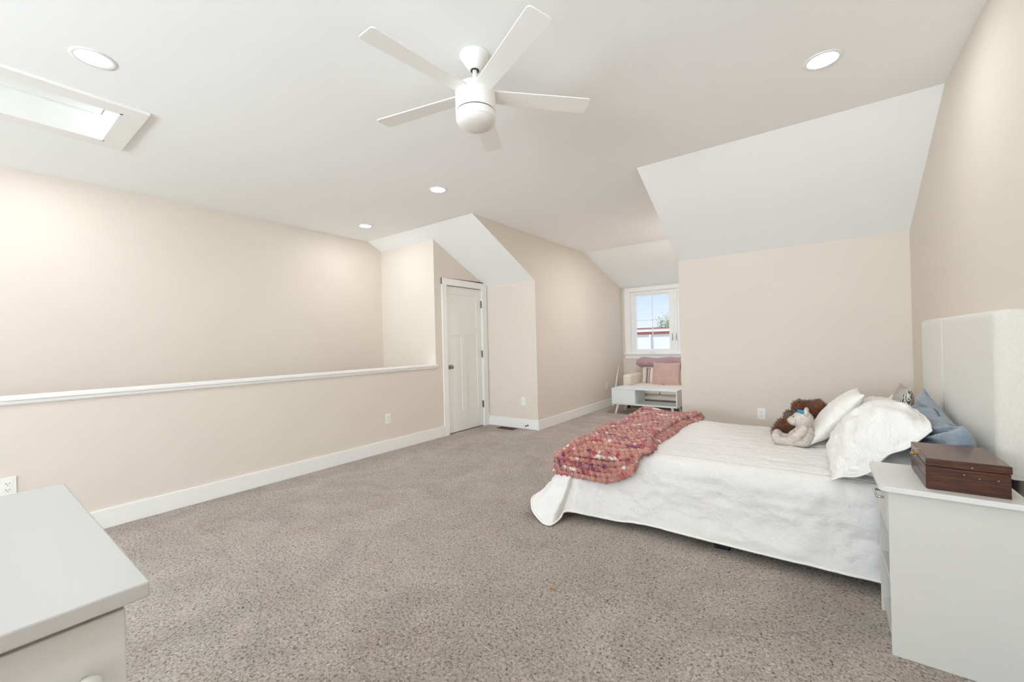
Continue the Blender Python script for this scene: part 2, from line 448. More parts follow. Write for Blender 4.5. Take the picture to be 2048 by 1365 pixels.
mb = MB().lathe([(.032, 0), (.032, .004), (.026, .008), (.013, .010), (.012, .026), (.020, .032), (.027, .042), (.028, .052), (.022, .060), (.008, .064)], 28, Mk)
mb.build('door_knob', M_nick, door, smooth=True)
for z in (1.808, 1.07, .326):
    mb = MB().box((XL - .004, D1 - .014, z - .05), (XL + .002, D1 + .012, z + .05)).tube([(XL + .004, D1 - .002, z - .052), (XL + .004, D1 - .002, z + .052)], .006, 10)
    mb.build('hinge', M_hinge, door)
# casing, its head cut by the slope
mb = MB()
cw, ct = .088, .018
zt = DH + .09
mb.prism([(XL, D0 - cw, 0), (XL, D0 - .002, 0), (XL, D0 - .002, zt), (XL, D0 - cw, zt)], (ct, 0, 0))
mb.prism([(XL, D1 + .002, 0), (XL, D1 + cw + .02, 0), (XL, D1 + cw + .02, zs(D1 + cw + .02) - .004), (XL, D1 + .002, zs(D1 + .002) - .002)], (ct, 0, 0))
ycut = YS + (ZC - zt) / SL - .008
mb.prism([(XL, D0 - cw, DH - .002), (XL, D1 + .03, DH - .002), (XL, D1 + .03, zs(D1 + .03) - .004), (XL, ycut, zt), (XL, D0 - cw, zt)], (ct + .002, 0, 0))
mb.box((XL - .06, D0 - .002, 0), (XL, D0 + .001, DH)); mb.box((XL - .06, D1 - .001, 0), (XL, D1 + .002, DH)); mb.box((XL - .06, D0, DH), (XL, D1, DH + .003))
tag(mb.build('trim_2', M_trim, bevel=.003), kind='structure')
tag(MB().box((XL - .075, D0 - .02, 0), (XL - .062, D1 + .02, DH + .02)).build('wall_closet', M_gap), kind='structure')

# ---- dormer windows: casing, sill, two casements
mb = MB()
mb.box((XDL + .055, YW - .02, WZ0), (WX0, YW, ZW - .02)); mb.box((WX1, YW - .02, WZ0), (XDR - .02, YW, ZW - .02))
mb.box((XDL + .055, YW - .022, WZ1), (XDR - .02, YW, ZW - .012))
mb.box((WX0, YW + .001, WZ0 + .005), (WX0 + .012, YW + .119, WZ1 - .012)); mb.box((WX1 - .012, YW + .001, WZ0 + .005), (WX1, YW + .119, WZ1 - .012)); mb.box((WX0, YW + .001, WZ1 - .012), (WX1, YW + .119, WZ1))
tag(mb.build('trim_3', M_trim, bevel=.003), kind='structure')
mb = MB().box((XDL + .035, YW - .05, WZ0 - .02), (XDR - .01, YW + .12, WZ0 + .004)).box((XDL + .055, YW - .02, WZ0 - .10), (XDR - .02, YW, WZ0 - .02))
tag(mb.build('trim_4', M_trim, bevel=.003), kind='structure')
def casement(name, x0, x1, crank_x, latch_x):
    w = tag(empty(name, (x0, YW + .08, WZ0), None, None), kind='structure'); WORLD[w.name] = Matrix.Translation((x0, YW + .08, WZ0))
    fy = YW + .03
    z0, z1 = WZ0 + .004, WZ1 - .012
    mb = MB()
    f = .045
    mb.box((x0, fy, z0), (x0 + f, fy + .085, z1)); mb.box((x1 - f, fy, z0), (x1, fy + .085, z1)); mb.box((x0 + f, fy, z1 - f), (x1 - f, fy + .085, z1)); mb.box((x0 + f, fy, z0), (x1 - f, fy + .085, z0 + f))
    mb.build('window_frame', M_vinyl, w)
    s0, s1, t0, t1 = x0 + f, x1 - f, z0 + f, z1 - f
    g = .035
    sy = fy + .03
    mb = MB()
    mb.box((s0, sy, t0), (s0 + g, sy + .04, t1)); mb.box((s1 - g, sy, t0), (s1, sy + .04, t1)); mb.box((s0 + g, sy, t1 - g), (s1 - g, sy + .04, t1)); mb.box((s0 + g, sy, t0), (s1 - g, sy + .04, t0 + g))
    sash = mb.build('sash', M_vinyl, w)
    mb = MB()
    xm, zm = (s0 + s1) / 2, t0 + .54 * (t1 - t0)
    mb.box((xm - .006, sy + .012, t0 + g), (xm + .006, sy + .03, t1 - g)); mb.box((s0 + g, sy + .012, zm - .006), (s1 - g, sy + .03, zm + .006))
    mb.build('muntin', M_vinyl, w)
    MB().box((s0 + g - .004, sy + .019, t0 + g - .004), (s1 - g + .004, sy + .023, t1 - g + .004)).build('pane', M_glass, w)
    cx = crank_x
    mb = MB().box((cx - .05, fy - .022, z0 + .004), (cx + .05, fy, z0 + .034)).tube([(cx + .03, fy - .026, z0 + .03), (cx - .02, fy - .03, z0 + .038), (cx - .055, fy - .028, z0 + .034)], .007, 8)
    mb.build('crank_handle', M_plate, w, bevel=.002)
    mb = MB().box((latch_x - .008, fy - .006, 1.20), (latch_x + .008, fy, 1.34)).tube([(latch_x, fy - .008, 1.31), (latch_x + .004, fy - .03, 1.28), (latch_x + .004, fy - .034, 1.20)], .006, 8)
    mb.build('latch', M_steel, w)
    return w
WM = (WX0 + WX1) / 2
casement('window_1', WX0 + .012, WM - .012, -2.56, WM - .03)
casement('window_2', WM + .012, WX1 - .012, -1.75, WM + .04)
tag(MB().box((WM - .012, YW + .02, WZ0 + .004), (WM + .012, YW + .12, WZ1 - .012)).build('trim_5', M_vinyl, bevel=.003), kind='structure')
# unseen rear window, added behind the viewer to go with the fill lamps
mb = MB()
for x in (RW0, (RW0 * 2 + RW1) / 3, (RW0 + RW1 * 2) / 3, RW1):
    mb.box((x - .04, YBK - .08, RZ0), (x + .04, YBK + .01, RZ1))
mb.box((RW0, YBK - .08, RZ0 - .04), (RW1, YBK + .01, RZ0 + .04)); mb.box((RW0, YBK - .08, RZ1 - .04), (RW1, YBK + .01, RZ1 + .04))
tag(mb.build('added_rear_window', M_vinyl, bevel=.003), kind='structure')

# ------------------------------------------------------------------ outlets
def outlet_proto():
    o = localthing('wall_outlet', (0, 0, 0), '', 'outlet', 'duplex wall outlets')
    p = MB().box((-.035, -.006, -.0575), (.035, 0, .0575)).build('cover_plate', M_plate, o, bevel=.002)
    for s in (1, -1):
        zc = .0195 * s
        pts = []
        for k in range(24):
            a = 2 * PI * k / 24
            pts.append((.0172 * math.cos(a), -.006, zc + max(-.0125, min(.0125, .0172 * math.sin(a)))))
        r = MB().prism(pts, (0, -.0025, 0)).build('receptacle', M_plate, o)
        sub(r)
        MB().box((-.0085, -.0092, zc - .002), (-.0062, -.0080, zc + .007)).box((.0058, -.0092, zc - .001), (.0080, -.0080, zc + .006)).lathe([(.0025, 0), (.0025, .0012)], 10, Matrix.Translation((0, -.0080, zc - .0075)) @ Matrix.Rotation(PI / 2, 4, 'X')).build('slot', M_slot, r)
    return o
o0 = outlet_proto()
RX = (0, 0, PI / 2)      # faces +x
o0.location = (-.467, YK, .452); o0['label'] = 'white outlet on the cream wall behind the bed and stuffed bears'
copy_tree(o0, (-3.388, YK, .389), 'white outlet on the narrow wall right of the door, above the floor vent')
copy_tree(o0, (XL, 3.002, .379), 'white outlet low on the half wall left of the door', RX)
copy_tree(o0, (XDL, 7.168, .401), 'white outlet on the alcove side wall beside the pale coffee table', RX)
copy_tree(o0, (XL, .197, .414), 'white outlet low on the wall just above the white dresser top', RX)

# ------------------------------------------------------------------ door stop and floor vent
ds = thing('door_stop', (-3.31, YK - BT, .055), 'small metal door stop on the baseboard right of the door', 'door stop')
MB().lathe([(.012, 0), (.012, .003), (.006, .006), (.0055, .05)], 14, Matrix.Translation((-3.31, YK - BT, .055)) @ Matrix.Rotation(PI / 2, 4, 'X')).build('spring', M_hinge, ds, smooth=True)
MB().lathe([(.008, .05), (.009, .052), (.009, .062), (.006, .065)], 14, Matrix.Translation((-3.31, YK - BT, .055)) @ Matrix.Rotation(PI / 2, 4, 'X')).build('rubber_tip', M_slot, ds, smooth=True)
fv = thing('floor_vent', (-3.605, 4.715, 0), 'dark brown metal floor vent in the carpet beside the door', 'vent')
mb = MB().box((-3.745, 4.655, 0), (-3.465, 4.668, .006)).box((-3.745, 4.762, 0), (-3.465, 4.775, .006)).box((-3.745, 4.668, 0), (-3.73, 4.762, .006)).box((-3.48, 4.668, 0), (-3.465, 4.762, .006))
mb.build('vent_frame', M_vent, fv)
mb = MB().box((-3.73, 4.668, 0), (-3.48, 4.762, .001))
mb.build('vent_backing', M_slot, fv)
mb = MB()
for k in range(13): mb.box((-3.725 + k * .019, 4.668, 0), (-3.717 + k * .019, 4.762, .004))
mb.box((-3.73, 4.712, 0), (-3.48, 4.718, .0045))
mb.build('vent_grille', M_vent, fv)

mb = MB(); cx_, cy_ = -1.081, 1.758
mb.tube([(cx_ - .018, cy_ + .004, .004), (cx_ - .006, cy_, .007), (cx_ + .008, cy_ - .002, .006), (cx_ + .02, cy_ - .008, .003)], .005, 8, .6, [.002, .006, .005, .001])
tag(mb.build('crumb', mat('orange_brown_fluff', (196, 128, 84), .9), smooth=True), 'small orange brown crumb lying on the open carpet before the bed', 'crumb')

# ------------------------------------------------------------------ recessed lights
LIGHT_W = 3.5
M_lens = emit('light_lens_glow', (255, 252, 246), 9)
def light_proto():
    o = localthing('recessed_light', (0, 0, 0), '', 'ceiling light', 'round recessed ceiling lights')
    MB().lathe([(.070, -.0035), (.078, -.0045), (.086, -.003), (.090, 0), (.070, 0)], 48, cap=False).build('trim_ring', M_trim, o, smooth=True)
    MB().lathe([(.070, -.0005), (.055, -.0018), (.02, -.0022)], 48, cap=False).add([(0, 0, -.0022)], []).build('lens', M_lens, o, smooth=True)
    return o
def fill_lens(o): pass
l0 = light_proto()
lens_mesh = [c for c in l0.children if c.name.startswith('lens')][0].data
bm = bmesh.new(); bm.from_mesh(lens_mesh)
bm.verts.ensure_lookup_table()
for v in [v for v in bm.verts if not v.link_faces]: bm.verts.remove(v)
ed = [e for e in bm.edges if e.is_boundary and e.verts[0].co.xy.length < .03]
bmesh.ops.contextual_create(bm, geom=ed)
bmesh.ops.recalc_face_normals(bm, faces=bm.faces); bm.to_mesh(lens_mesh); bm.free()
spots = [(-2.925, .445, 'bright round ceiling light beside the attic hatch'),
         (-2.914, 2.805, 'bright round ceiling light above the open floor, between fan and door'),
         (-4.485, 3.073, 'bright round ceiling light above the stairwell'),
         (.057, 2.828, 'bright round ceiling light above the bed')]
def lamp(x, y, p=None):
    ld = bpy.data.lights.new('downlight', 'AREA'); ld.shape = 'DISK'; ld.size = .13; ld.energy = p or LIGHT_W; ld.color = (.95, .97, 1)
    lo = bpy.data.objects.new('downlight', ld); COL.objects.link(lo); lo.location = (x, y, ZC - .008)
for i, (x, y, lab) in enumerate(spots):
    if i == 0:
        l0.location = (x, y, ZC); l0['label'] = lab
    else: copy_tree(l0, (x, y, ZC), lab)
    lamp(x, y)
for x, y in ((.057, .445), (.057, -1.6), (-2.925, -1.6), (-4.485, .4)):    # unseen lamps added to carry the ceiling lighting on out of view
    lamp(x, y)
lamp(-1.75, 5.85, 15)      # unseen lamp added behind the ceiling slope to brighten the alcove

# ------------------------------------------------------------------ attic hatch
ah = thing('attic_hatch', ((HX0 + HX1) / 2, 0, ZC), 'white recessed attic hatch with wide flat trim in the ceiling', 'attic hatch')
mb = MB()
tw = .108
zt_, zb_ = ZC - .018, ZC
for a, b in [((HX0 - tw, HY0 - tw), (HX0 + .001, HY1 + tw)), ((HX1 - .001, HY0 - tw), (HX1 + tw, HY1 + tw)), ((HX0, HY0 - tw), (HX1, HY0 + .001)), ((HX0, HY1 - .001), (HX1, HY1 + tw))]:
    mb.box((a[0], a[1], zt_), (b[0], b[1], zb_))
mb.build('hatch_trim', M_trim, ah, bevel=.003)
mb = MB()
zr = ZC + .175
mb.box((HX0, HY0, ZC - .018), (HX0 + .012, HY1, zr)); mb.box((HX1 - .012, HY0, ZC - .018), (HX1, HY1, zr)); mb.box((HX0, HY0, ZC - .018), (HX1, HY0 + .012, zr)); mb.box((HX0, HY1 - .012, ZC - .018), (HX1, HY1, zr))
mb.build('hatch_jamb', M_trim, ah)
MB().box((HX0 + .018, HY0 + .018, zr - .02), (HX1 - .018, HY1 - .018, zr)).build('hatch_door', M_trim, ah)
MB().box((HX0, HY0, zr), (HX1, HY1, zr + .01)).build('hatch_backing', M_gap, ah)

# ------------------------------------------------------------------ ceiling fan
FX, FY = -1.40, 1.63
fan = localthing('ceiling_fan', (FX, FY, ZC), 'white five-blade ceiling fan with frosted light bowl', 'ceiling fan')
MB().lathe([(.076, 0), (.076, -.006), (.072, -.012), (.040, -.062), (.034, -.070), (.030, -.076), (.020, -.076)], 40).build('canopy', M_fan, fan, smooth=True)
MB().lathe([(.0225, -.0755), (.0225, -.078), (.013, -.078)], 24, cap=False).build('canopy_collar', M_gap, fan, smooth=True)
MB().lathe([(.0125, -.04), (.0125, -.16)], 20).lathe([(.018, -.125), (.026, -.165), (.05, -.172)], 24).build('downrod', M_fan, fan, smooth=True)
MB().lathe([(.02, -.165), (.085, -.168), (.1, -.174), (.104, -.184), (.104, -.288), (.100, -.294), (.02, -.294)], 56).build('motor_housing', M_fan, fan, autosmooth=40)
MB().lathe([(.097, -.292), (.097, -.303)], 56).build('housing_groove', M_gap, fan, smooth=True)
MB().lathe([(.06, -.300), (.101, -.300), (.103, -.304), (.103, -.335), (.100, -.338), (.06, -.338)], 56).build('light_kit_ring', M_fan, fan, autosmooth=40)
MB().lathe([(.0985, -.330), (.0985, -.342), (.094, -.354), (.078, -.367), (.05, -.375), (.02, -.378), (.001, -.379)], 56).build('light_bowl', M_bowl, fan, smooth=True)
def blade(k):
    ang = math.radians(-96 + 72 * k)
    pitch = math.radians(-7)
    L0, L1, w0, w1, th = .088, .615, .092, .118, .006
    pts = []
    rc = .018
    for (cx, cy, a0) in ((L1 - rc, -w1 / 2 + rc, -90), (L1 - rc, w1 / 2 - rc, 0)):
        for j in range(6):
            a = math.radians(a0 + 18 * j)
            pts.append((cx + rc * math.cos(a), cy + rc * math.sin(a)))
    pts += [(L0, w0 / 2), (L0, -w0 / 2)]
    M = Matrix.Translation((0, 0, -.205)) @ Matrix.Rotation(ang, 4, 'Z') @ Matrix.Rotation(pitch, 4, 'X')
    mb = MB().prism([M @ Vector((x, y, -th / 2)) for x, y in pts], M.to_3x3() @ Vector((0, 0, th)))
    return mb.build('blade', M_fan, fan, bevel=.0015)
for k in range(5): blade(k)

# ------------------------------------------------------------------ dresser (front left)
DXR, DYF, DT = -.773, .165, .9
M_dres = mat('pale_grey_white_laminate', (204, 202, 198), .42, .02, 30, .02, 1.2, stretch=(1, 1, 8))
M_dtop = mat('laminate_top_darkened_for_light', (184, 182, 179), .42, .015, 25, .02, 2, stretch=(1, 6, 1))  # darker copy of the laminate, offsets the strong light on the top
dr = thing('dresser', (DXR - .375, DYF - .45, 0), 'white laminate dresser with a wide bare top, lower left corner', 'dresser')
mb = MB().box((DXR - .76, DYF - .98, DT - .0225), (DXR, DYF, DT))
mb.build('dresser_top', M_dtop, dr, bevel=.0025)
bx, by = DXR - .024, DYF - .022
mb = MB().box((DXR - .75, by - .93, .0), (bx - .018, by, DT - .0225))
mb.build('carcass', M_dres, dr, bevel=.002)
z = DT - .0225 - .014
for k in range(4):
    zb = z - .195
    d = MB().box((bx - .018, by - .928, zb), (bx, by, z)).build('drawer', M_dres, dr, bevel=.002)
    sub(d)
    for ky in (-.042, -.86):
        mk = Matrix.Translation((bx, by + ky, zb + .12)) @ Matrix.Rotation(PI / 2, 4, 'Y')
        MB().lathe([(.006, 0), (.006, .012), (.013, .016), (.0155, .022), (.013, .027), (.004, .029)], 20, mk).build('knob', M_dres, d, smooth=True)
    z = zb - .004

# ------------------------------------------------------------------ nightstand
NX0, NX1, NY0, NY1, NZ = .205, .545, 2.119, 2.452, .632
ns = thing('nightstand', (.38, 2.28, 0), 'white laminate nightstand with open shelves beside the bed', 'nightstand')
def rrect(x0, x1, y0, y1, r, z, n=6):
    pts = []
    for cx, cy, a0 in ((x1 - r, y1 - r, 0), (x0 + r, y1 - r, 90), (x0 + r, y0 + r, 180), (x1 - r, y0 + r, 270)):
        for j in range(n + 1):
            a = math.radians(a0 + 90 * j / n)
            pts.append((cx + r * math.cos(a), cy + r * math.sin(a), z))
    return pts
MB().prism(rrect(.176, .562, 2.082, 2.470, .028, NZ), (0, 0, .02)).build('tabletop', M_lamtop, ns, bevel=.002)
MB().box((NX0, NY0, 0), (NX1, NY0 + .016, NZ)).build('side_panel', M_lam, ns, bevel=.0015)
MB().box((NX0, NY1 - .016, 0), (NX1, NY1, NZ)).build('side_panel', M_lam, ns, bevel=.0015)
MB().box((NX1 - .008, NY0 + .016, .02), (NX1, NY1 - .016, NZ)).build('back_panel', M_lam, ns)
for zz in (.055, .26):
    MB().box((NX0 + .006, NY0 + .016, zz - .008), (NX1 - .008, NY1 - .016, zz + .008)).build('shelf', M_lam, ns)
MB().box((NX0 + .012, NY0 + .016, 0), (NX0 + .026, NY1 - .016, .047)).build('plinth', M_lam, ns)
d = MB().box((NX0 - .002, NY0 + .019, .462), (NX0 + .014, NY1 - .019, NZ - .004)).box((NX0 + .014, NY0 + .03, .47), (NX1 - .03, NY1 - .03, .60)).build('drawer', M_lam, ns, bevel=.0015)
sub(d)
ym = (NY0 + NY1) / 2
MB().tube([(NX0, ym - .05, .565), (NX0 - .022, ym - .05, .565), (NX0 - .024, ym - .045, .565), (NX0 - .024, ym + .045, .565), (NX0 - .022, ym + .05, .565), (NX0, ym + .05, .565)], .005, 10).build('handle', M_steel, d, smooth=True)

# ------------------------------------------------------------------ wooden box
bxz = NZ + .02
wb = thing('jewelry_box', (.42, 2.28, bxz), 'dark walnut wooden box with a brass knob on the nightstand', 'wooden box')
B0, B1, C0, C1 = .312, .524, 2.128, 2.430
M_ = lambda b, n, m, p, bv=.002: b.build(n, m, p, bevel=bv)
M_(MB().box((B0 + .003, C0 + .003, bxz), (B1 - .003, C1 - .003, bxz + .084)), 'body', M_wood, wb)
dw = M_(MB().box((B0, C0 + .004, bxz + .003), (B0 + .004, C1 - .004, bxz + .040)), 'drawer_front', M_wood, wb, .001)
M_(MB().box((B0, C0 + .004, bxz + .0425), (B0 + .004, C1 - .004, bxz + .0835)), 'front_panel', M_wood, wb, .001)
lid = M_(MB().box((B0, C0, bxz + .0855), (B1, C1, bxz + .112)), 'lid', M_wood, wb, .003)
sub(lid)
MB().box((B0 + .004, C0 + .004, bxz + .112), (B1 - .004, C1 - .004, bxz + .1127)).build('lid_veneer', M_woodtop, lid)
mk = Matrix.Translation((B0, (C0 + C1) / 2 + .01, bxz + .092)) @ Matrix.Rotation(-PI / 2, 4, 'Y')
MB().lathe([(.004, 0), (.004, .008), (.0065, .010), (.0065, .018), (.005, .020)], 18, mk).box((B0 - .004, (C0 + C1) / 2, bxz + .111), (B0 + .012, (C0 + C1) / 2 + .02, bxz + .1135)).build('clasp', M_brass, wb, smooth=False)
for x, z_ in ((B0 + .118, .094), (B0 + .098, .066), (B0 + .135, .058), (B0 + .18, .058)):
    MB().lathe([(.0028, 0), (.0022, .0012), (.0006, .0016)], 12, Matrix.Translation((x, C0 + (.003 if z_ < .08 else 0), bxz + z_)) @ Matrix.Rotation(PI / 2, 4, 'X')).build('pin', M_nick, wb)

# ------------------------------------------------------------------ bed
BY0, BY1, BX0, BX1, BT_ = 2.63, 3.98, -1.44, .565, .49
bed = thing('bed', ((BX0 + BX1) / 2, (BY0 + BY1) / 2, 0), 'bed with white covers and a tall oatmeal upholstered headboard', 'bed')
mb = MB().box((BX0 + .03, BY0 + .03, .12), (BX1 - .02, BY0 + .07, .2)).box((BX0 + .03, BY1 - .07, .12), (BX1 - .02, BY1 - .03, .2)).box((BX0 + .03, BY0 + .03, .12), (BX0 + .07, BY1 - .03, .2)).box((BX1 - .06, BY0 + .03, .12), (BX1 - .02, BY1 - .03, .2)).box((BX0 + .05, 3.28, .12), (BX1 - .04, 3.33, .2))
for k in range(9): mb.box((BX0 + .12 + k * .2, BY0 + .05, .19), (BX0 + .20 + k * .2, BY1 - .05, .205))
mb.build('bed_frame', M_black, bed)
for x in (BX0 + .10, -.47, BX1 - .08):
    for y in (BY0 + .005, 3.3, BY1 - .06):
        MB().box((x - .04, y, 0), (x + .04, y + .055, .12)).build('leg', M_black, bed, bevel=.003)
MB().box((BX0, BY0, .205), (BX1, BY1, BT_ - .025)).build('mattress', M_matt, bed, bevel=.05, seg=4)
# headboard: thick padded panel with vertical seams
hb0, hb1, hz0, hz1, hx0, hx1 = 2.475, 3.915, .64, 1.312, .570, .6495
rows = []
ny, nz = 90, 40
for j in range(nz + 1):
    row = []
    for i in range(ny + 1):
        y = hb0 + (hb1 - hb0) * i / ny; z = hz0 + (hz1 - hz0) * j / nz
        e = min(i, ny - i) / ny * (hb1 - hb0); ez = min(j, nz - j) / nz * (hz1 - hz0)
        rr = .02
        dx = 0
        for d_ in (e, ez):
            if d_ < rr: dx += rr - math.sqrt(max(0, rr * rr - (rr - d_) ** 2))
        seam = abs(y - 3.35)
        dx += .006 * math.exp(-(seam / .012) ** 2) + .002 * noise.noise((y * 6, z * 6, 3))
        row.append((hx0 + dx, y, z))
    rows.append(row)
back = [[(hx1, p[1], p[2]) for p in r] for r in rows]
mb = MB().grid(rows).grid(back)
n0 = (ny + 1) * (nz + 1)
ring = [i for i in range(ny + 1)] + [(j + 1) * (ny + 1) - 1 for j in range(1, nz + 1)] + [nz * (ny + 1) + i for i in range(ny - 1, -1, -1)] + [j * (ny + 1) for j in range(nz - 1, 0, -1)]
mb.f += [(ring[k], ring[(k + 1) % len(ring)], ring[(k + 1) % len(ring)] + n0, ring[k] + n0) for k in range(len(ring))]
hb = mb.build('headboard', M_head, bed, autosmooth=50)
sub(hb)
# sewn corner piping of the near end and black posts under it
MB().tube([(hx0 + .014, hb0 + .012, hz0 + .01), (hx0 + .014, hb0 + .012, hz1 - .012)], .0035, 8).build('corner_piping', M_head, hb, smooth=True)
MB().tube([(hx0 + .004, 3.35 + .006, hz0 + .01), (hx0 + .004, 3.35 + .006, hz1 - .01)], .003, 8).build('seam_piping', M_head, hb, smooth=True)
for y in (hb0 + .10, hb1 - .18):
    MB().box((.59, y, 0), (.635, y + .08, hz0 + .05)).build('headboard_post', M_black, bed)

# ---- quilt
def catmull(P, n):
    P = [np.array(p, float) for p in P]
    out = []
    for i in range(len(P) - 1):
        p0 = P[i - 1] if i else 2 * P[0] - P[1]
        p1, p2 = P[i], P[i + 1]
        p3 = P[i + 2] if i + 2 < len(P) else 2 * P[-1] - P[-2]
        for k in range(n):
            t = k / n
            out.append(.5 * (2 * p1 + (p2 - p0) * t + (2 * p0 - 5 * p1 + 4 * p2 - p3) * t * t + (3 * p1 - p0 - 3 * p2 + p3) * t ** 3))
    out.append(P[-1])
    return np.array(out)
R_ = .085                       # roundness of the mattress edge under the quilt
ex0, ey0, ey1 = BX0 - .02, BY0 - .02, BY1 + .02
tx0, ty0, ty1 = ex0 + R_, ey0 + R_, ey1 - R_
ZT = BT_ + .008
xs_end = .46
# pairs: (point where the flat top ends, hem point)
pairs = [((xs_end, ty0), (xs_end, 2.578, .062)), ((.2, ty0), (.2, 2.573, .06)), ((-.1, ty0), (-.1, 2.572, .06)), ((-.44, ty0), (-.44, 2.574, .06)), ((-.87, ty0), (-.87, 2.58, .06)),
         ((-1.10, ty0), (-1.10, 2.562, .048)), ((-1.24, ty0), (-1.25, 2.540, .052)), ((-1.32, ty0), (-1.37, 2.49, .066)), ((-1.345, ty0), (-1.415, 2.465, .06)),
         ((-1.352, ty0), (-1.425, 2.43, .03)), ((-1.358, ty0 + .002), (-1.457, 2.350, .006)), ((-1.366, ty0 + .006), (-1.556, 2.372, .016)), ((-1.372, ty0 + .018), (-1.648, 2.43, .07)),
         ((tx0, ty0 + .05), (-1.70, 2.55, .09)), ((tx0, ty0 + .18), (-1.685, 2.74, .07)), ((tx0, 3.1), (-1.65, 3.1, .07)), ((tx0, 3.5), (-1.62, 3.5, .07)), ((tx0, ty1 - .1), (-1.62, 3.92, .07)),
         ((tx0 + .01, ty1), (-1.58, 4.10, .06)), ((tx0 + .15, ty1), (-1.28, 4.06, .06)), ((-.8, ty1), (-.8, 4.05, .06)), ((-.2, ty1), (-.2, 4.05, .06)), ((xs_end, ty1), (xs_end, 4.05, .06))]
NP = 14
T = catmull([(a[0], a[1], 0) for a, b in pairs], NP)[:, :2]
Hm = catmull([b for a, b in pairs], NP)
def topz(x, y):
    return ZT + .006 * noise.noise((x * 2.2, y * 2.2, 1)) + .004 * noise.noise((x * 6, y * 6, 9))
def quilt_bump(x, y):
    # stuffed squares with tie points
    a = abs(math.sin(PI * (x + .07) / .24)); b = abs(math.sin(PI * (y + .03) / .24))
    return .009 * (min(a, b) ** .5) + .006 * noise.noise((x * 9, y * 9, 4)) + .003 * noise.noise((x * 24, y * 22, 8))
NV = 34
rows = []
for i in range(len(T)):
    t = Vector((T[i][0], T[i][1], 0)); h = Vector(Hm[i])
    d = Vector((h.x - t.x, h.y - t.y, 0)); dh = d.length; dn_ = d.normalized()
    z0 = topz(t.x, t.y)
    col = []
    for k in range(NV + 1):
        v = k / NV
        if v < .28:
            a = v / .28 * PI / 2
            rr = min(R_, dh)
            p = t + dn_ * (rr * math.sin(a)); p.z = z0 - R_ * (1 - math.cos(a))
        else:
            w = (v - .28) / .72
            st = t + dn_ * min(R_, dh); st.z = z0 - R_
            p = st.lerp(h, w)
            p += dn_ * (-.012 * math.sin(PI * w))
        amp = min(1, v / .3)
        s_along = i / NP
        n_ = noise.noise((p.x * 6, p.y * 6, p.z * 9)) * .016 + (abs(noise.noise((p.x * 13 + p.z * 5, p.y * 13, p.z * 15 + 5))) - .2) * -.020 + noise.noise((p.x * 30, p.y * 30, p.z * 34)) * .004
        n_ += .006 * noise.noise((s_along * 1.4, 0, 7)) * amp + quilt_bump(p.x + p.y * .7, p.z) * .9 * amp
        fade = 1 - max(0, (v - .9) / .1) * .6
        p += dn_ * (n_ * amp * fade) 
        col.append(p)
    rows.append(col)
mb = MB().grid(rows)
# flat top: loft between near-side and far-side top paths
idx0 = 0
half = [i for i in range(len(T)) if T[i][1] <= ty0 + .001 and i < 12 * NP]
n_near = 10 * NP
NX, NYY = 110, 76
top = []
for i in range(NX + 1):
    x = tx0 + (xs_end - tx0) * i / NX
    r = []
    for j in range(NYY + 1):
        y = ty0 + (ty1 - ty0) * j / NYY
        rr = .03
        zz = topz(x, y) + quilt_bump(x, y) * min(1, min(x - tx0, y - ty0, ty1 - y) / .06)
        r.append((x, y, zz + .0006))
    top.append(r)
mb.grid(top)
quilt = mb.build('quilt', M_quilt, smooth=True)
m = quilt.modifiers.new('thick', 'SOLIDIFY'); m.thickness = .012; m.offset = -1
tag(quilt, 'white quilt spread over the bed, hanging to the carpet', 'quilt')
quilt_hem = MB().tube([Vector(p) + Vector((0, 0, .004)) for p in [r[-1] for r in rows]], .007, 8)
h_ = quilt_hem.build('hem_piping', M_hem, quilt, smooth=True, loc=(0, 0, 0))

# ---- chunky knit throw
def over_bed(x, y_path):
    """point on the throw: x across the bed foot, y_path 0 at the near top edge, negative down the near side"""
    off = .028
    if y_path < -.06:                     # hanging
        d_ = -.06 - y_path
        p = Vector((x, 2.577 - .16 * d_, ZT - .042 - d_))
    elif y_path < .09:
        a = (y_path + .06) / .15 * PI / 2
        r = R_ + off
        p = Vector((x, ey0 + R_ - (R_ + off + .005) * math.cos(a), ZT + off - r * .62 + r * .62 * math.sin(a)))
    else:
        p = Vector((x, ey0 + R_ + (y_path - .09), ZT + off))
    k = min(1, max(0, (y_path + .13) / .2)); k = k * k * (3 - 2 * k)
    fx = ex0 + R_ + .03                   # over the foot edge
    if x < fx:
        d = fx - x
        L = R_ + off + .05
        a = min(d / L, PI / 2)
        e = max(0, d - L * PI / 2)
        nx = fx - L * math.sin(a) - e * .18
        dz = L * (1 - math.cos(a)) + e * .97
        p.z -= dz * k
        p.x = x + (nx - x) * k
        if y_path < .12: p.y += .10 * dz * k
    return p
mb = MB()
pitch = .036
nrow = 46
def edges(k):
    """left and right cloth coordinates of row k (row 0 hangs lowest)"""
    yp = -.215 + pitch * k
    f = k / (nrow - 1)
    left = -1.535 - .02 * math.sin(f * 3) - .10 * min(1, max(0, (f - .12) / .3))
    right = -.90 - .085 * math.sin(PI * min(1, max(0, (f - .1) / .9))) ** 1 + .02 * math.sin(f * 14)
    if yp < -.02: right = -.905 - (.05 * ((-.02 - yp) / .2) ** 1)
    return yp, left, right
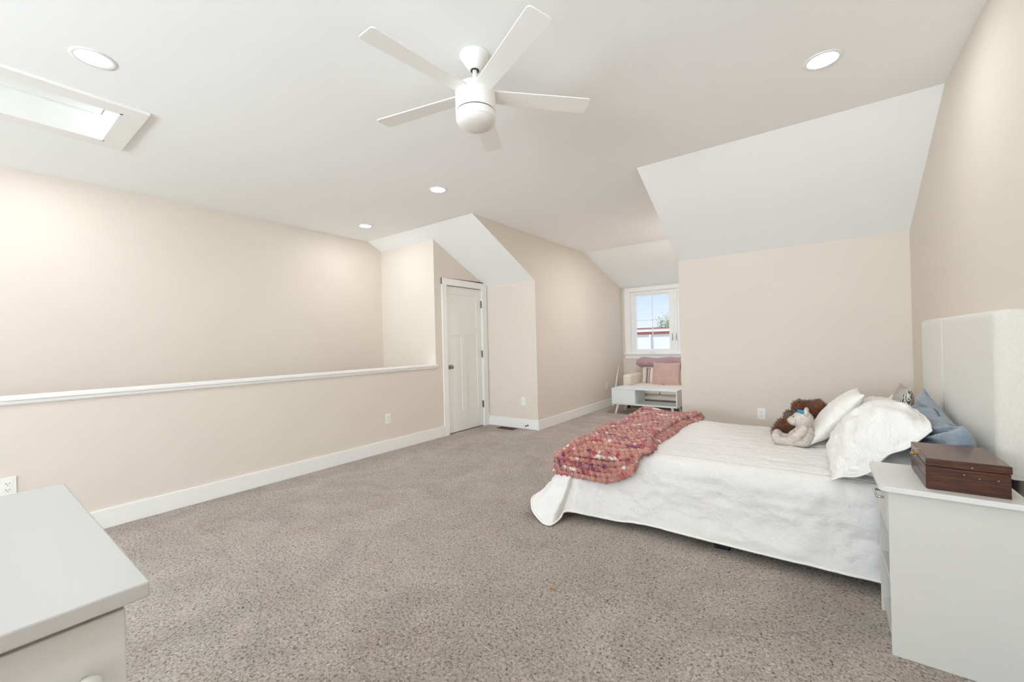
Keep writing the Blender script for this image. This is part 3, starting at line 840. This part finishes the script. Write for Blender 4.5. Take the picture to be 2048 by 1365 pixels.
def rope(mb, f, n, r0, phase, per=.042):
    pts = []; rad = []
    acc = 0; last = None
    for i in range(n + 1):
        p = f(i / n)
        if last is not None: acc += (p - last).length
        last = p.copy()
        w = acc / per * 2 * PI + phase
        p = p + Vector((0, 0, .0030 * math.sin(w))) + Vector((0, .0028 * math.cos(w), 0))
        pts.append(p); rad.append(r0 * (1 + .24 * math.sin(w * 2 + .7) + .14 * noise.noise((p.x * 30, p.y * 30, p.z * 30))))
    mb.tube(pts, r0, 9, 1, rad)
for k in range(nrow):
    yp, a, b = edges(k)
    lift = .006 * noise.noise((k * .4, 0, 2)) + (.012 * math.sin(k * .35) if k > 8 else 0)
    def f(u, yp=yp, a=a, b=b, k=k, lift=lift):
        x = a + (b - a) * u
        curl = .10 * max(0, 1 - k / 9) * max(0, (u - .62) / .38) ** 1.7      # the near right corner rises
        p = over_bed(x, yp + curl * .9 + .012 * noise.noise((x * 4, k * .3, 0)))
        p.z += lift * math.sin(PI * u) + .010 * max(0, u - .9) * 10 * (1 if yp > .05 else 0)
        return p
    rope(mb, f, 84, .0182, k * 1.9)
# rolled border along the right edge and the folded-under layer showing beyond it
def border(dx, dz, r0, k0=5, k1=nrow - 1):
    def f(u):
        kk = k0 + (k1 - k0) * u
        yp, a, b = edges(kk)
        p = over_bed(b + dx + .01 * math.sin(u * 9), yp + .05 * max(0, 1 - kk / 9))
        p.z += dz
        return p
    rope(mb, f, 150, r0, 0)
border(.010, .012, .020)
border(.030, -.012, .017, 7)
border(.052 , -.013, .017, 9, nrow - 3)
border(.078 , -.014, .016, 14, nrow - 6)
# far end turned over the bed edge
for j in range(4):
    def f(u, j=j):
        x = -1.5 + (.60 - j * .01) * u
        p = over_bed(x, -.215 + pitch * (nrow - 1) + .025 + .02 * j)
        p.z += .012 - .022 * j + .016 * math.sin(u * 7)
        return p
    rope(mb, f, 60, .018, j)
throw = mb.build('knit_throw', M_knit, smooth=True)
tag(throw, 'chunky knit throw in variegated pink, red and purple across the foot of the bed', 'blanket')

# ------------------------------------------------------------------ pillows
def pillow_mesh(W, Hh, Th, n=44, flange=0, conc=.05, wr=.006, seed=0, power=2.4, deform=None, plump=.5, scale=7, squircle=0):
    P = {}
    out = []
    for side in (1, -1):
        rows = []
        for j in range(n + 1):
            row = []
            for i in range(n + 1):
                u = -1 + 2 * i / n; v = -1 + 2 * j / n
                # denser near the border
                u = math.copysign(abs(u) ** .85, u); v = math.copysign(abs(v) ** .85, v)
                x = u * W / 2 * (1 - conc * (1 - v * v) * abs(u)); y = v * Hh / 2 * (1 - conc * (1 - u * u) * abs(v))
                fu = 1 - 2 * flange / W; fv = 1 - 2 * flange / Hh
                uu = min(1, abs(u) / fu); vv = min(1, abs(v) / fv)
                body = max(0, (1 - uu ** power) * (1 - vv ** power)) ** plump
                z = Th / 2 * body
                if wr:
                    z += wr * body ** .4 * (noise.noise((x * scale, y * scale, seed + side)) + .6 * noise.noise((x * scale * 2.3, y * scale * 1.2, seed + 5 * side)))
                z = max(z, .0022)
                if squircle:
                    m_ = max(abs(u), abs(v)); q_ = (abs(u) ** squircle + abs(v) ** squircle) ** (1 / squircle)
                    if q_ > 0: x *= m_ / q_; y *= m_ / q_
                p = Vector((x, y, side * z))
                row.append(deform(p, u, v) if deform else p)
            rows.append(row)
        out.append(rows)
    mb = MB().grid(out[0]).grid(out[1])
    w = n + 1
    ring = [i for i in range(w)] + [j * w + n for j in range(1, w)] + [n * w + i for i in range(n - 1, -1, -1)] + [j * w for j in range(n - 1, 0, -1)]
    o = w * w
    mb.f += [(ring[k], ring[(k + 1) % len(ring)], ring[(k + 1) % len(ring)] + o, ring[k] + o) for k in range(len(ring))]
    edge = [(Vector(mb.v[i]) + Vector(mb.v[i + o])) / 2 for i in ring]
    return mb, edge
def frame(c, U, V):
    U = Vector(U).normalized(); V = Vector(V); V = (V - U * V.dot(U)).normalized(); N_ = U.cross(V)
    M = Matrix((U, V, N_)).transposed().to_4x4(); M.translation = Vector(c)
    return M
def pillow(name, label, M, m, cat='pillow', piping=None, group=None, **kw):
    mb, edge = pillow_mesh(**kw)
    o = mb.build(name, m, smooth=True)
    o.matrix_world = M
    tag(o, label, cat, group)
    if piping:
        e = MB().tube(edge + [edge[0], edge[1]], piping, 7, cap=False).build('piping', M_hem, o, smooth=True, loc=(0, 0, 0))
    return o
# sleeping pillow lying flat under the shams
pillow('bed_pillow', 'plain white pillow lying flat under the near sham, beside the nightstand', frame((.33, 2.94, .565), (0, 1, 0), (1, 0, 0)), M_cot, W=.66, Hh=.44, Th=.15, conc=.04, seed=3, wr=.010)
pillow('bed_pillow', 'plain white pillow lying flat under the far sham', frame((.33, 3.65, .565), (0, 1, 0), (1, 0, 0)), M_cot, W=.62, Hh=.42, Th=.15, conc=.04, seed=8, wr=.010)
def sham(label, y0, y1, dx, seed, zk=1.0):
    """plump flanged sham slumped over the pillow below it: sections in the x-z plane lofted along y"""
    sec_end = catmull([(.045, 0, .512), (.085, 0, .528), (.14, 0, .535), (.20, 0, .575), (.25, 0, .650), (.325, 0, .690), (.405, 0, .770)], 8)
    sec_mid = catmull([(x_, 0, .512 + (z_ - .512) * zk) for x_, z_ in ((.050, .512), (.040, .585), (.075, .690), (.150, .790), (.235, .855), (.330, .872), (.415, .815))], 8)
    nv = len(sec_end); nu = 80
    front = []; backf = []
    for i in range(nu + 1):
        u = i / nu
        e = min(u, 1 - u) * (y1 - y0)
        fl = .030
        t = max(0, (e - fl)) / ((y1 - y0) / 2 - fl)
        body = (1 - (1 - min(1, t * 1.25)) ** 2.6) ** .62
        fr = []; bk = []
        for j in range(nv):
            v = j / (nv - 1)
            A = Vector(sec_end[j]); B = Vector(sec_mid[j])
            vb = min(1, min(v, (1 - v)) / .10)
            A.z += .02 * math.sin(u * 9 + seed) * v
            p = A.lerp(B, body)
            ny = Vector((-(sec_mid[min(j + 1, nv - 1)][2] - sec_mid[max(j - 1, 0)][2]), 0, (sec_mid[min(j + 1, nv - 1)][0] - sec_mid[max(j - 1, 0)][0]))).normalized()
            y = y0 + (y1 - y0) * u + .03 * v * (1 - u) + .012 * math.sin(v * 7) * (1 - body)
            w = noise.noise((u * 7 + seed, v * 3.0, seed)) * .016 + noise.noise((u * 3 + v * 3 + seed, v * 10 - u * 5, seed + 3)) * .014 - .030 * (abs(noise.noise((u * 5 + v * 2.5 + seed, v * 4 - u * 2, seed + 9))) - .2)
            w += .022 * math.exp(-((v - .62 - .35 * u) / .05) ** 2) * math.exp(-((u - .20) / .12) ** 2)
            p += ny * w * (body ** .5) * min(1, vb + .2)
            fr.append(Vector((p.x + dx, y, p.z)))
            C = A.lerp(Vector((.12 + .30 * v, 0, .520 + .22 * v)), body * .8)
            tk = .004 + .0 * body
            bk.append(Vector((C.x + dx + tk * .6, y, min(C.z, p.z) - tk)) if 0 < j < nv - 1 and 0 < i < nu else Vector((p.x + dx + .002, y, p.z - .004)))
        front.append(fr); backf.append(bk)
    mb = MB().grid(front).grid(backf)
    w_ = nv
    ring = [i for i in range(nv)] + [j * w_ + nv - 1 for j in range(1, nu + 1)] + [nu * w_ + i for i in range(nv - 2, -1, -1)] + [j * w_ for j in range(nu - 1, 0, -1)]
    o_ = w_ * (nu + 1)
    mb.f += [(ring[k], ring[(k + 1) % len(ring)], ring[(k + 1) % len(ring)] + o_, ring[k] + o_) for k in range(len(ring))]
    edge = [Vector(mb.v[i]) for i in ring]
    o = mb.build('sham_pillow', M_sham, smooth=True)
    tag(o, label, 'pillow')
    MB().tube(edge + edge[:2], .0048, 7, cap=False).build('piping', M_hem, o, smooth=True, loc=(0, 0, 0))
    return o
sham('large white flanged sham leaning beside the nightstand and wooden box', 2.575, 3.27, 0, 1)
sham('large white flanged sham leaning at the far side of the bed', 3.275, 3.96, .02, 5, .80)
pillow('throw_pillow', 'small white pillow propped between the stuffed bears and the shams', frame((.085, 3.50, .69), (0, 1, 0), (.27, 0, .33)), M_cot, W=.44, Hh=.44, Th=.13, conc=.07, seed=31, wr=.007, scale=10)
# ruched blue pillow against the headboard
def ruche(p, u, v):
    k = 1 if abs(u) < .74 else max(0, (1 - abs(u)) / .26)
    if p.z < 0: p.z -= k * (.016 * math.sin(v * 15 + 9 * u + 2.5 * noise.noise((u * 2.5, v * 2, 2))) + .006 * noise.noise((u * 14, v * 9, 5)))
    t = max(0, v + .3) / 1.3
    p.y += t * (.085 * (u * u) - .045 + .035 * u)
    return p
bp = pillow('throw_pillow', 'blue grey ruched pillow against the headboard behind the shams', frame((.475, 2.92, .700), (0, 1, .0), (.08, 0, 1)), M_blue, W=.92, Hh=.29, Th=.17, conc=.0, seed=41, wr=.003, deform=ruche, n=80, squircle=6)
pillow('throw_pillow', 'grey line-print pillow at the far corner against the headboard', frame((.455, 3.88, .71), (0, 1, 0), (.16, 0, 1)), M_squig, W=.40, Hh=.32, Th=.10, conc=.10, seed=51)

# ------------------------------------------------------------------ plush bears
def blob(parts, voxel=.007, smooth=6):
    """ellipsoids and limbs fused into one continuous skin"""
    mb = MB()
    for p in parts:
        if p[0] == 'e': mb.ellipsoid(p[1], p[2], p[3] if len(p) > 3 else Matrix.Identity(3))
        else:
            pts = p[1]; rs = p[2]
            P = catmull(pts, 6); rr = np.interp(np.linspace(0, len(rs) - 1, len(P)), range(len(rs)), rs)
            for a, r in zip(P, rr): mb.ellipsoid(tuple(a), (r, r, r), nu=14, nv=8)
    me = bpy.data.meshes.new('tmp'); me.from_pydata([tuple(v) for v in mb.v], [], mb.f)
    o = bpy.data.objects.new('tmp', me); COL.objects.link(o)
    m = o.modifiers.new('r', 'REMESH'); m.mode = 'VOXEL'; m.voxel_size = voxel
    m = o.modifiers.new('s', 'SMOOTH'); m.iterations = smooth; m.factor = .5
    dg = bpy.context.evaluated_depsgraph_get()
    ev = o.evaluated_get(dg); out = bpy.data.meshes.new_from_object(ev)
    bpy.data.objects.remove(o); bpy.data.meshes.remove(me)
    return out
def furry(me, length, width, per_area, seed=1, curl=.4):
    """adds short tapering tufts all over a skin mesh"""
    r = random.Random(seed)
    V = [v.co.copy() for v in me.vertices]; F = [tuple(p.vertices) for p in me.polygons]
    nv = list(V); nf = list(F)
    for p in me.polygons:
        k = p.area * per_area
        k = int(k) + (r.random() < k - int(k))
        vs = [V[i] for i in p.vertices]
        for _ in range(k):
            a, b = r.random(), r.random()
            q0 = vs[0].lerp(vs[1], a); q1 = vs[-1].lerp(vs[2], a); c = q0.lerp(q1, b)
            n = p.normal
            t = n.cross(Vector((r.uniform(-1, 1), r.uniform(-1, 1), r.uniform(-1, 1))))
            if t.length < 1e-4: continue
            t.normalize()
            d = (n + Vector((r.uniform(-1, 1), r.uniform(-1, 1), r.uniform(-1.2, .5))) * curl).normalized()
            L = length * r.uniform(.6, 1.3); w = width * r.uniform(.7, 1.2)
            b2 = n.cross(t)
            i0 = len(nv)
            for a3 in range(3):
                w3 = a3 * 2 * PI / 3
                nv.append(c + (t * math.cos(w3) + b2 * math.sin(w3)) * w - n * .001)
            nv.append(c + d * L)
            nf += [(i0, i0 + 1, i0 + 3), (i0 + 1, i0 + 2, i0 + 3), (i0 + 2, i0, i0 + 3)]
    out = bpy.data.meshes.new('fur'); out.from_pydata([tuple(v) for v in nv], [], nf)
    out.polygons.foreach_set('use_smooth', [True] * len(out.polygons))
    return out
def skin(name, me, m, parent):
    inv = WORLD[parent.name].inverted()
    me.transform(inv)
    me.materials.clear(); me.materials.append(m)
    o = bpy.data.objects.new(name, me); COL.objects.link(o); o.parent = parent
    return o
ZB = ZT + .008
# cream bear, sitting, facing the foot of the bed
bx_, by_ = -.085, 3.32
wbear = thing('teddy_bear', (bx_, by_, ZB), 'cream plush bear with a turquoise bow, sitting on the bed', 'stuffed toy')
body = blob([('e', (bx_ + .005, by_, ZB + .072), (.056, .06, .076)), ('e', (bx_ - .002, by_, ZB + .172), (.056, .06, .055)), ('e', (bx_ - .05, by_, ZB + .158), (.034, .034, .030)),
             ('l', [(bx_, by_ - .045, ZB + .11), (bx_ - .03, by_ - .07, ZB + .075), (bx_ - .062, by_ - .06, ZB + .05)], [.026, .026, .024]),
             ('l', [(bx_, by_ + .045, ZB + .11), (bx_ - .03, by_ + .075, ZB + .075), (bx_ - .062, by_ + .07, ZB + .05)], [.026, .026, .024]),
             ('l', [(bx_, by_ - .04, ZB + .035), (bx_ - .08, by_ - .05, ZB + .026), (bx_ - .135, by_ - .055, ZB + .03), (bx_ - .150, by_ - .055, ZB + .052)], [.036, .028, .028, .026]),
             ('l', [(bx_, by_ + .04, ZB + .035), (bx_ - .08, by_ + .055, ZB + .026), (bx_ - .135, by_ + .065, ZB + .03), (bx_ - .150, by_ + .065, ZB + .052)], [.036, .028, .028, .026])], .006)
skin('body', furry(body, .007, .0032, 45000, 3, .9), M_bear, wbear)
for s in (-1, 1):
    e = blob([('e', (bx_ + .018, by_ + s * .042, ZB + .222), (.012, .020, .024))], .004)
    skin('ear', furry(e, .005, .0022, 60000, 5 + s, .8), M_bear, wbear)
    MB().ellipsoid((bx_ - .052, by_ + s * .024, ZB + .186), (.004, .005, .0055)).build('eye', M_eye, wbear, smooth=True)
MB().ellipsoid((bx_ - .084, by_, ZB + .163), (.006, .011, .008)).build('nose', M_bear_nose, wbear, smooth=True)
MB().ellipsoid((bx_ - .018, by_ - .030, ZB + .228), (.014, .010, .010)).ellipsoid((bx_ - .004, by_ - .036, ZB + .222), (.010, .010, .012)).build('bow', M_ribbon, wbear, smooth=True)
MB().ellipsoid((bx_ - .030, by_ - .022, ZB + .228), (.012, .012, .009)).build('bow_knot', M_ribdark, wbear, smooth=True)
# brown bear behind it
cx, cy = -.03, 3.64
bbear = thing('teddy_bear', (cx, cy, ZB), 'shaggy rust brown plush bear slumped behind the cream bear', 'stuffed toy')
body = blob([('e', (cx - .05, cy, ZB + .075), (.075, .07, .085)), ('e', (cx + .010, cy, ZB + .185), (.068, .066, .066)), ('e', (cx - .078, cy - .01, ZB + .208), (.044, .042, .040)), ('e', (cx - .04, cy, ZB + .195), (.05, .05, .05)),
             ('l', [(cx - .05, cy - .05, ZB + .12), (cx - .11, cy - .09, ZB + .09), (cx - .175, cy - .10, ZB + .088)], [.036, .034, .036]),
             ('l', [(cx - .05, cy + .05, ZB + .12), (cx - .11, cy + .09, ZB + .11), (cx - .145, cy + .10, ZB + .12)], [.034, .032, .034]),
             ('l', [(cx - .06, cy - .05, ZB + .045), (cx - .14, cy - .08, ZB + .04), (cx - .205, cy - .09, ZB + .036)], [.048, .042, .038]),
             ('l', [(cx - .06, cy + .05, ZB + .045), (cx - .14, cy + .08, ZB + .04), (cx - .195, cy + .09, ZB + .038)], [.048, .042, .038])], .007)
skin('body', furry(body, .026, .0042, 30000, 11, .9), M_brown, bbear)
for s in (-1, 1):
    e = blob([('e', (cx + .03, cy + s * .062, ZB + .235), (.022, .018, .026))], .005)
    skin('ear', furry(e, .014, .0028, 42000, 15 + s, .9), M_brown, bbear)
    MB().ellipsoid((cx - .085, cy - .01 + s * .026, ZB + .243), (.006, .006, .006)).build('eye', M_eye, bbear, smooth=True)
MB().ellipsoid((cx - .118, cy - .022, ZB + .202), (.009, .014, .010)).build('nose', M_eye, bbear, smooth=True)
MB().ellipsoid((cx - .150, cy + .06, ZB + .128), (.034, .018, .026), Euler((0, -.5, 0)).to_matrix()).build('foot_sole', M_dkgrey, bbear, smooth=True)
e = blob([('e', (cx - .240, cy - .092, ZB + .026), (.018, .024, .024))], .005)
skin('paw', furry(e, .006, .0022, 40000, 19, .8), M_tan, bbear)

# ------------------------------------------------------------------ alcove: coffee table, loveseat and what lies on it
TX0, TX1, TY0, TY1, TZ0, TZ1 = -2.786, -1.735, 6.55, 7.02, .162, .430
ct_ = thing('coffee_table', ((TX0 + TX1) / 2, (TY0 + TY1) / 2, 0), 'pale grey coffee table with open shelf in the alcove', 'coffee table')
b_ = .016
MB().box((TX0, TY0, TZ1 - b_), (TX1, TY1, TZ1)).build('tabletop', M_table, ct_, bevel=.002)
MB().box((TX0, TY0 + .004, TZ0), (TX1, TY1 - .004, TZ0 + b_)).build('bottom_shelf', M_table, ct_, bevel=.002)
for x in (TX0, TX1 - b_):
    MB().box((x, TY0 + .002, TZ0 + b_), (x + b_, TY1 - .002, TZ1 - b_)).build('end_panel', M_table, ct_)
xd = TX0 + .40
MB().box((xd - b_, TY0 + .02, TZ0 + b_), (xd, TY1, TZ1 - b_)).build('divider', M_table, ct_)
MB().box((TX0 + b_, TY0, TZ0 + b_ + .002), (xd - .001, TY0 + .016, TZ1 - b_ - .002)).build('drawer', M_table, ct_)
for x, y, sx, sy in ((TX0 + .09, TY0 + .05, -1, -1), (TX1 - .09, TY0 + .05, 1, -1), (TX0 + .09, TY1 - .05, -1, 1), (TX1 - .09, TY1 - .05, 1, 1)):
    MB().tube([(x, y, TZ0), (x + sx * .035, y + sy * .03, 0)], .02, 12, rad=[.02, .012]).build('leg', M_table, ct_, smooth=False)

SX0, SX1, SY0, SY1 = -2.83, -1.55, 7.16, 7.93
sf = thing('loveseat', ((SX0 + SX1) / 2, (SY0 + SY1) / 2, 0), 'cream upholstered loveseat under the alcove window', 'sofa')
AW = .15
MB().box((SX0 + .02, SY0 + .04, .18), (SX1 - .02, SY1, .27)).build('seat_base', M_sofa, sf, bevel=.01)
xm = (SX0 + SX1) / 2
for a, b in ((SX0 + AW, xm), (xm, SX1 - AW)):
    MB().box((a + .004, SY0 + .01, .27), (b - .004, SY1 - .2, .425)).build('seat_cushion', M_sofa, sf, bevel=.03, seg=4)
    bk = MB()
    bk.prism([(a + .004, SY1 - .22, .40), (a + .004, SY1 - .14, .81), (a + .004, SY1 - .02, .81), (a + .004, SY1 - .06, .40)], (b - a - .008, 0, 0))
    bkk = bk.build('back_cushion', M_sofa, sf, bevel=.03, seg=4)
    sub(bkk)
    for xx in (a + .12, (a + b) / 2, b - .12):
        MB().ellipsoid((xx, SY1 - .19, .575), (.013, .006, .013)).build('tuft_button', M_sofa, bkk, smooth=True)
MB().box((SX0 + AW, SY1 - .05, .27), (SX1 - AW, SY1, .80)).build('backrest', M_sofa, sf, bevel=.02)
for x in (SX0, SX1 - AW):
    MB().box((x, SY0, .17), (x + AW, SY1 - .02, .605)).build('armrest', M_sofa, sf, bevel=.035, seg=4)
for x in (SX0 + .08, SX1 - .08):
    for y in (SY0 + .07, SY1 - .07):
        MB().lathe([(.022, 0), (.03, .18)], 14, Matrix.Translation((x, y, 0))).build('leg', M_black, sf)
# pink fluffy blanket rolled along the sofa back
mbp = []
for row_ in range(1):
    pts = []
    rad = []
    for i in range(41):
        u = i / 40
        pts.append((SX0 + .05 + 1.16 * u, SY1 - .13 + .012 * math.sin(u * 9), .785 + .03 * u + .008 * math.sin(u * 13)))
        rad.append((.105 + .010 * math.sin(u * 17) + .008 * u) * min(1, .62 + u * 6, .62 + (1 - u) * 6))
    mbp = MB().tube(pts, .07, 22, .80, rad)
pb = mbp.build('fluffy_blanket', M_pinkfur, smooth=True)
tag(pb, 'dusty pink fluffy blanket draped along the loveseat back', 'blanket')
furme = furry(pb.data, .011, .003, 9000, 23, .9); furme.materials.append(M_pinkfur); pb.data = furme
pillow('sofa_pillow', 'square blush pink pillow on the loveseat', frame((-2.16, 7.50, .605), (1, 0, 0), (0, .22, 1)), M_pinkpil, W=.47, Hh=.42, Th=.13, conc=.05, seed=61, wr=.006)
pillow('sofa_pillow', 'striped multicolour pillow tucked behind the pink pillow on the loveseat', frame((-2.36, 7.63, .56), (1, 0, 0), (0, .30, 1)), M_stripe, W=.42, Hh=.30, Th=.11, conc=.05, seed=71)
pillow('sofa_pillow', 'striped pillow at the right end of the loveseat, beside the pink pillow', frame((-1.86, 7.62, .56), (1, 0, 0), (0, .30, 1)), M_stripe, W=.34, Hh=.30, Th=.11, conc=.05, seed=81)
tag(MB().tube([(-3.085, 7.30, 0), (-3.10, 7.50, .38), (-3.118, 7.70, .725)], .012, 10, rad=[.016, .014, .008]).build('white_pole', M_pole, smooth=True), 'thin white pole leaning in the corner behind the coffee table', 'pole')

# ------------------------------------------------------------------ outside: neighbour's house, tree
M_siding = mat('white_brick_siding', (226, 226, 228), .8, .1, 20, .03, 3)
M_fascia = mat('white_fascia', (240, 238, 234), .6)
M_soffit_shadow = mat('soffit_shadow_red_brown', (176, 108, 92), .85, .2, 30, .15, 14)
M_roofm = mat('red_roof', (168, 96, 84), .8, .2, 20, .1, 6)
nb = thing('house', (-6, 20, -6), 'white house with red roof edge seen through the alcove window', 'house')
MB().box((-13, 20, -6), (0, 27, 1.50)).build('house_wall', M_siding, nb)
MB().box((-13.1, 19.94, 1.47), (.1, 27, 1.60)).build('soffit_shadow_band', M_soffit_shadow, nb)  # red-brown strip painted in for the soffit shadow under the fascia
MB().box((-13.3, 19.75, 1.60), (.3, 27.2, 1.73)).build('fascia', M_fascia, nb)
MB().prism([(-13.3, 19.7, 1.73), (-13.3, 27.2, 1.73), (-13.3, 27.2, 1.95), (-13.3, 20.2, 1.80)], (13.6, 0, 0)).build('roof', M_roofm, nb)
MB().tube([(-6.45, 19.93, -2), (-6.45, 19.93, 1.47)], .05, 8).build('downpipe', M_fascia, nb)
M_leaf = mat('green_leaves', (168, 184, 140), .7, 0, 10, .3, 4)
M_bark = mat('grey_bark', (120, 104, 92), .9, .4, 20)
tr = thing('tree', (-8.3, 33, -6), 'leafy green tree rising behind the white house', 'tree')
TRX, TRY = -9.55, 33
MB().tube([(TRX, TRY, -6), (TRX + .05, TRY, -1), (TRX + .1, TRY, 2.4)], .1, 10, rad=[.2, .12, .03]).tube([(TRX + .05, TRY, 1), (TRX + .3, TRY, 2.5)], .03, 8).tube([(TRX + .05, TRY, 1.2), (TRX - .3, TRY, 2.6)], .03, 8).build('trunk', M_bark, tr)
mb = MB(); r2 = random.Random(5)
for k in range(520):
    a = r2.gauss(0, .38); b = r2.gauss(0, .35); c = r2.gauss(0, .36)
    p = Vector((TRX + .1 + a, TRY + b, 2.28 + c))
    d1 = Vector((r2.uniform(-1, 1), r2.uniform(-1, 1), r2.uniform(-1, 1))).normalized() * .07
    d2 = d1.cross(Vector((r2.uniform(-1, 1), r2.uniform(-1, 1), r2.uniform(-1, 1)))).normalized() * .035
    mb.add([p - d1, p + d2, p + d1, p - d2], [(0, 1, 2, 3)])
mb.build('crown', M_leaf, tr)

# ------------------------------------------------------------------ sky and light
w = bpy.data.worlds.new('sky'); scn.world = w; w.use_nodes = True
nt = w.node_tree; N = nt.nodes; L = nt.links
bg = N['Background']
tc = N.new('ShaderNodeTexCoord'); sp = N.new('ShaderNodeSeparateXYZ'); L.new(tc.outputs['Generated'], sp.inputs[0])
cr = N.new('ShaderNodeValToRGB'); e = cr.color_ramp.elements
e[0].position = 0; e[0].color = s2l((236, 242, 250)) + (1,); e[1].position = .35; e[1].color = s2l((120, 172, 240)) + (1,)
k_ = e.new(.12); k_.color = s2l((190, 216, 248)) + (1,)
L.new(sp.outputs['Z'], cr.inputs['Fac'])
mp = N.new('ShaderNodeMapping'); mp.inputs['Scale'].default_value = (1, 1, 2.6); mp.inputs['Location'].default_value = (.31, .1, .23); L.new(tc.outputs['Generated'], mp.inputs['Vector'])
n = N.new('ShaderNodeTexNoise'); n.inputs['Scale'].default_value = 9; n.inputs['Detail'].default_value = 5; L.new(mp.outputs['Vector'], n.inputs['Vector'])
c2 = N.new('ShaderNodeValToRGB'); c2.color_ramp.elements[0].position = .54; c2.color_ramp.elements[1].position = .64
L.new(n.outputs['Fac'], c2.inputs['Fac'])
mx = N.new('ShaderNodeMix'); mx.data_type = 'RGBA'
L.new(c2.outputs['Color'], mx.inputs['Factor']); L.new(cr.outputs['Color'], mx.inputs['A']); mx.inputs['B'].default_value = (1, 1, 1, 1)
L.new(mx.outputs['Result'], bg.inputs['Color']); bg.inputs['Strength'].default_value = .82

sd = bpy.data.lights.new('sun', 'SUN'); sd.energy = 1.8; sd.angle = .02; sd.color = (1, .96, .9)
so = bpy.data.objects.new('sun', sd); COL.objects.link(so); so.rotation_euler = Vector((.45, .75, -.8)).to_track_quat('-Z', 'Y').to_euler()
def area(name, loc, rot, sx, sy, energy, col):
    ld = bpy.data.lights.new(name, 'AREA'); ld.shape = 'RECTANGLE'; ld.size = sx; ld.size_y = sy; ld.energy = energy; ld.color = col
    o = bpy.data.objects.new(name, ld); COL.objects.link(o); o.location = loc; o.rotation_euler = rot
    return o
# area lamps added at the unseen rear window as the main room fill
area('rear_fill_lamp', ((RW0 + RW1) / 2, YBK + .03, (RZ0 + RZ1) / 2), (PI / 2, 0, 0), RW1 - RW0, RZ1 - RZ0, 13, (.80, .91, 1))
gb = area('rear_upward_fill_lamp', ((RW0 + RW1) / 2, YBK + .05, 1.3), (PI / 2 + .68, 0, 0), RW1 - RW0, 1.0, 160, (.77, .895, 1))  # added fill lamp, aimed upward to brighten the ceiling
gb.data.spread = 2.5

# ------------------------------------------------------------------ camera
cam = bpy.data.cameras.new('camera'); co = bpy.data.objects.new('camera', cam); COL.objects.link(co)
cam.sensor_width = 36; cam.lens = 14.5408; cam.clip_start = .02; cam.clip_end = 200
r_ = Vector((0.80453127, 0.59342332, -0.02404588)); u_ = Vector((0.02187717, 0.01084865, 0.9997018)); f_ = Vector((-0.59350723, 0.80481742, 0.00425434))
Mc = Matrix((r_, u_, -f_)).transposed().to_4x4(); Mc.translation = (0, 0, H_CAM)
co.matrix_world = Mc
scn.camera = co

scn.view_settings.view_transform = 'Standard'
scn.view_settings.look = 'None'
scn.view_settings.gamma = 1
scn.view_settings.exposure = 0.60
scn.cycles.use_denoising = True
scn.cycles.max_bounces = 14
scn.cycles.diffuse_bounces = 10
scn.cycles.sample_clamp_indirect = 8
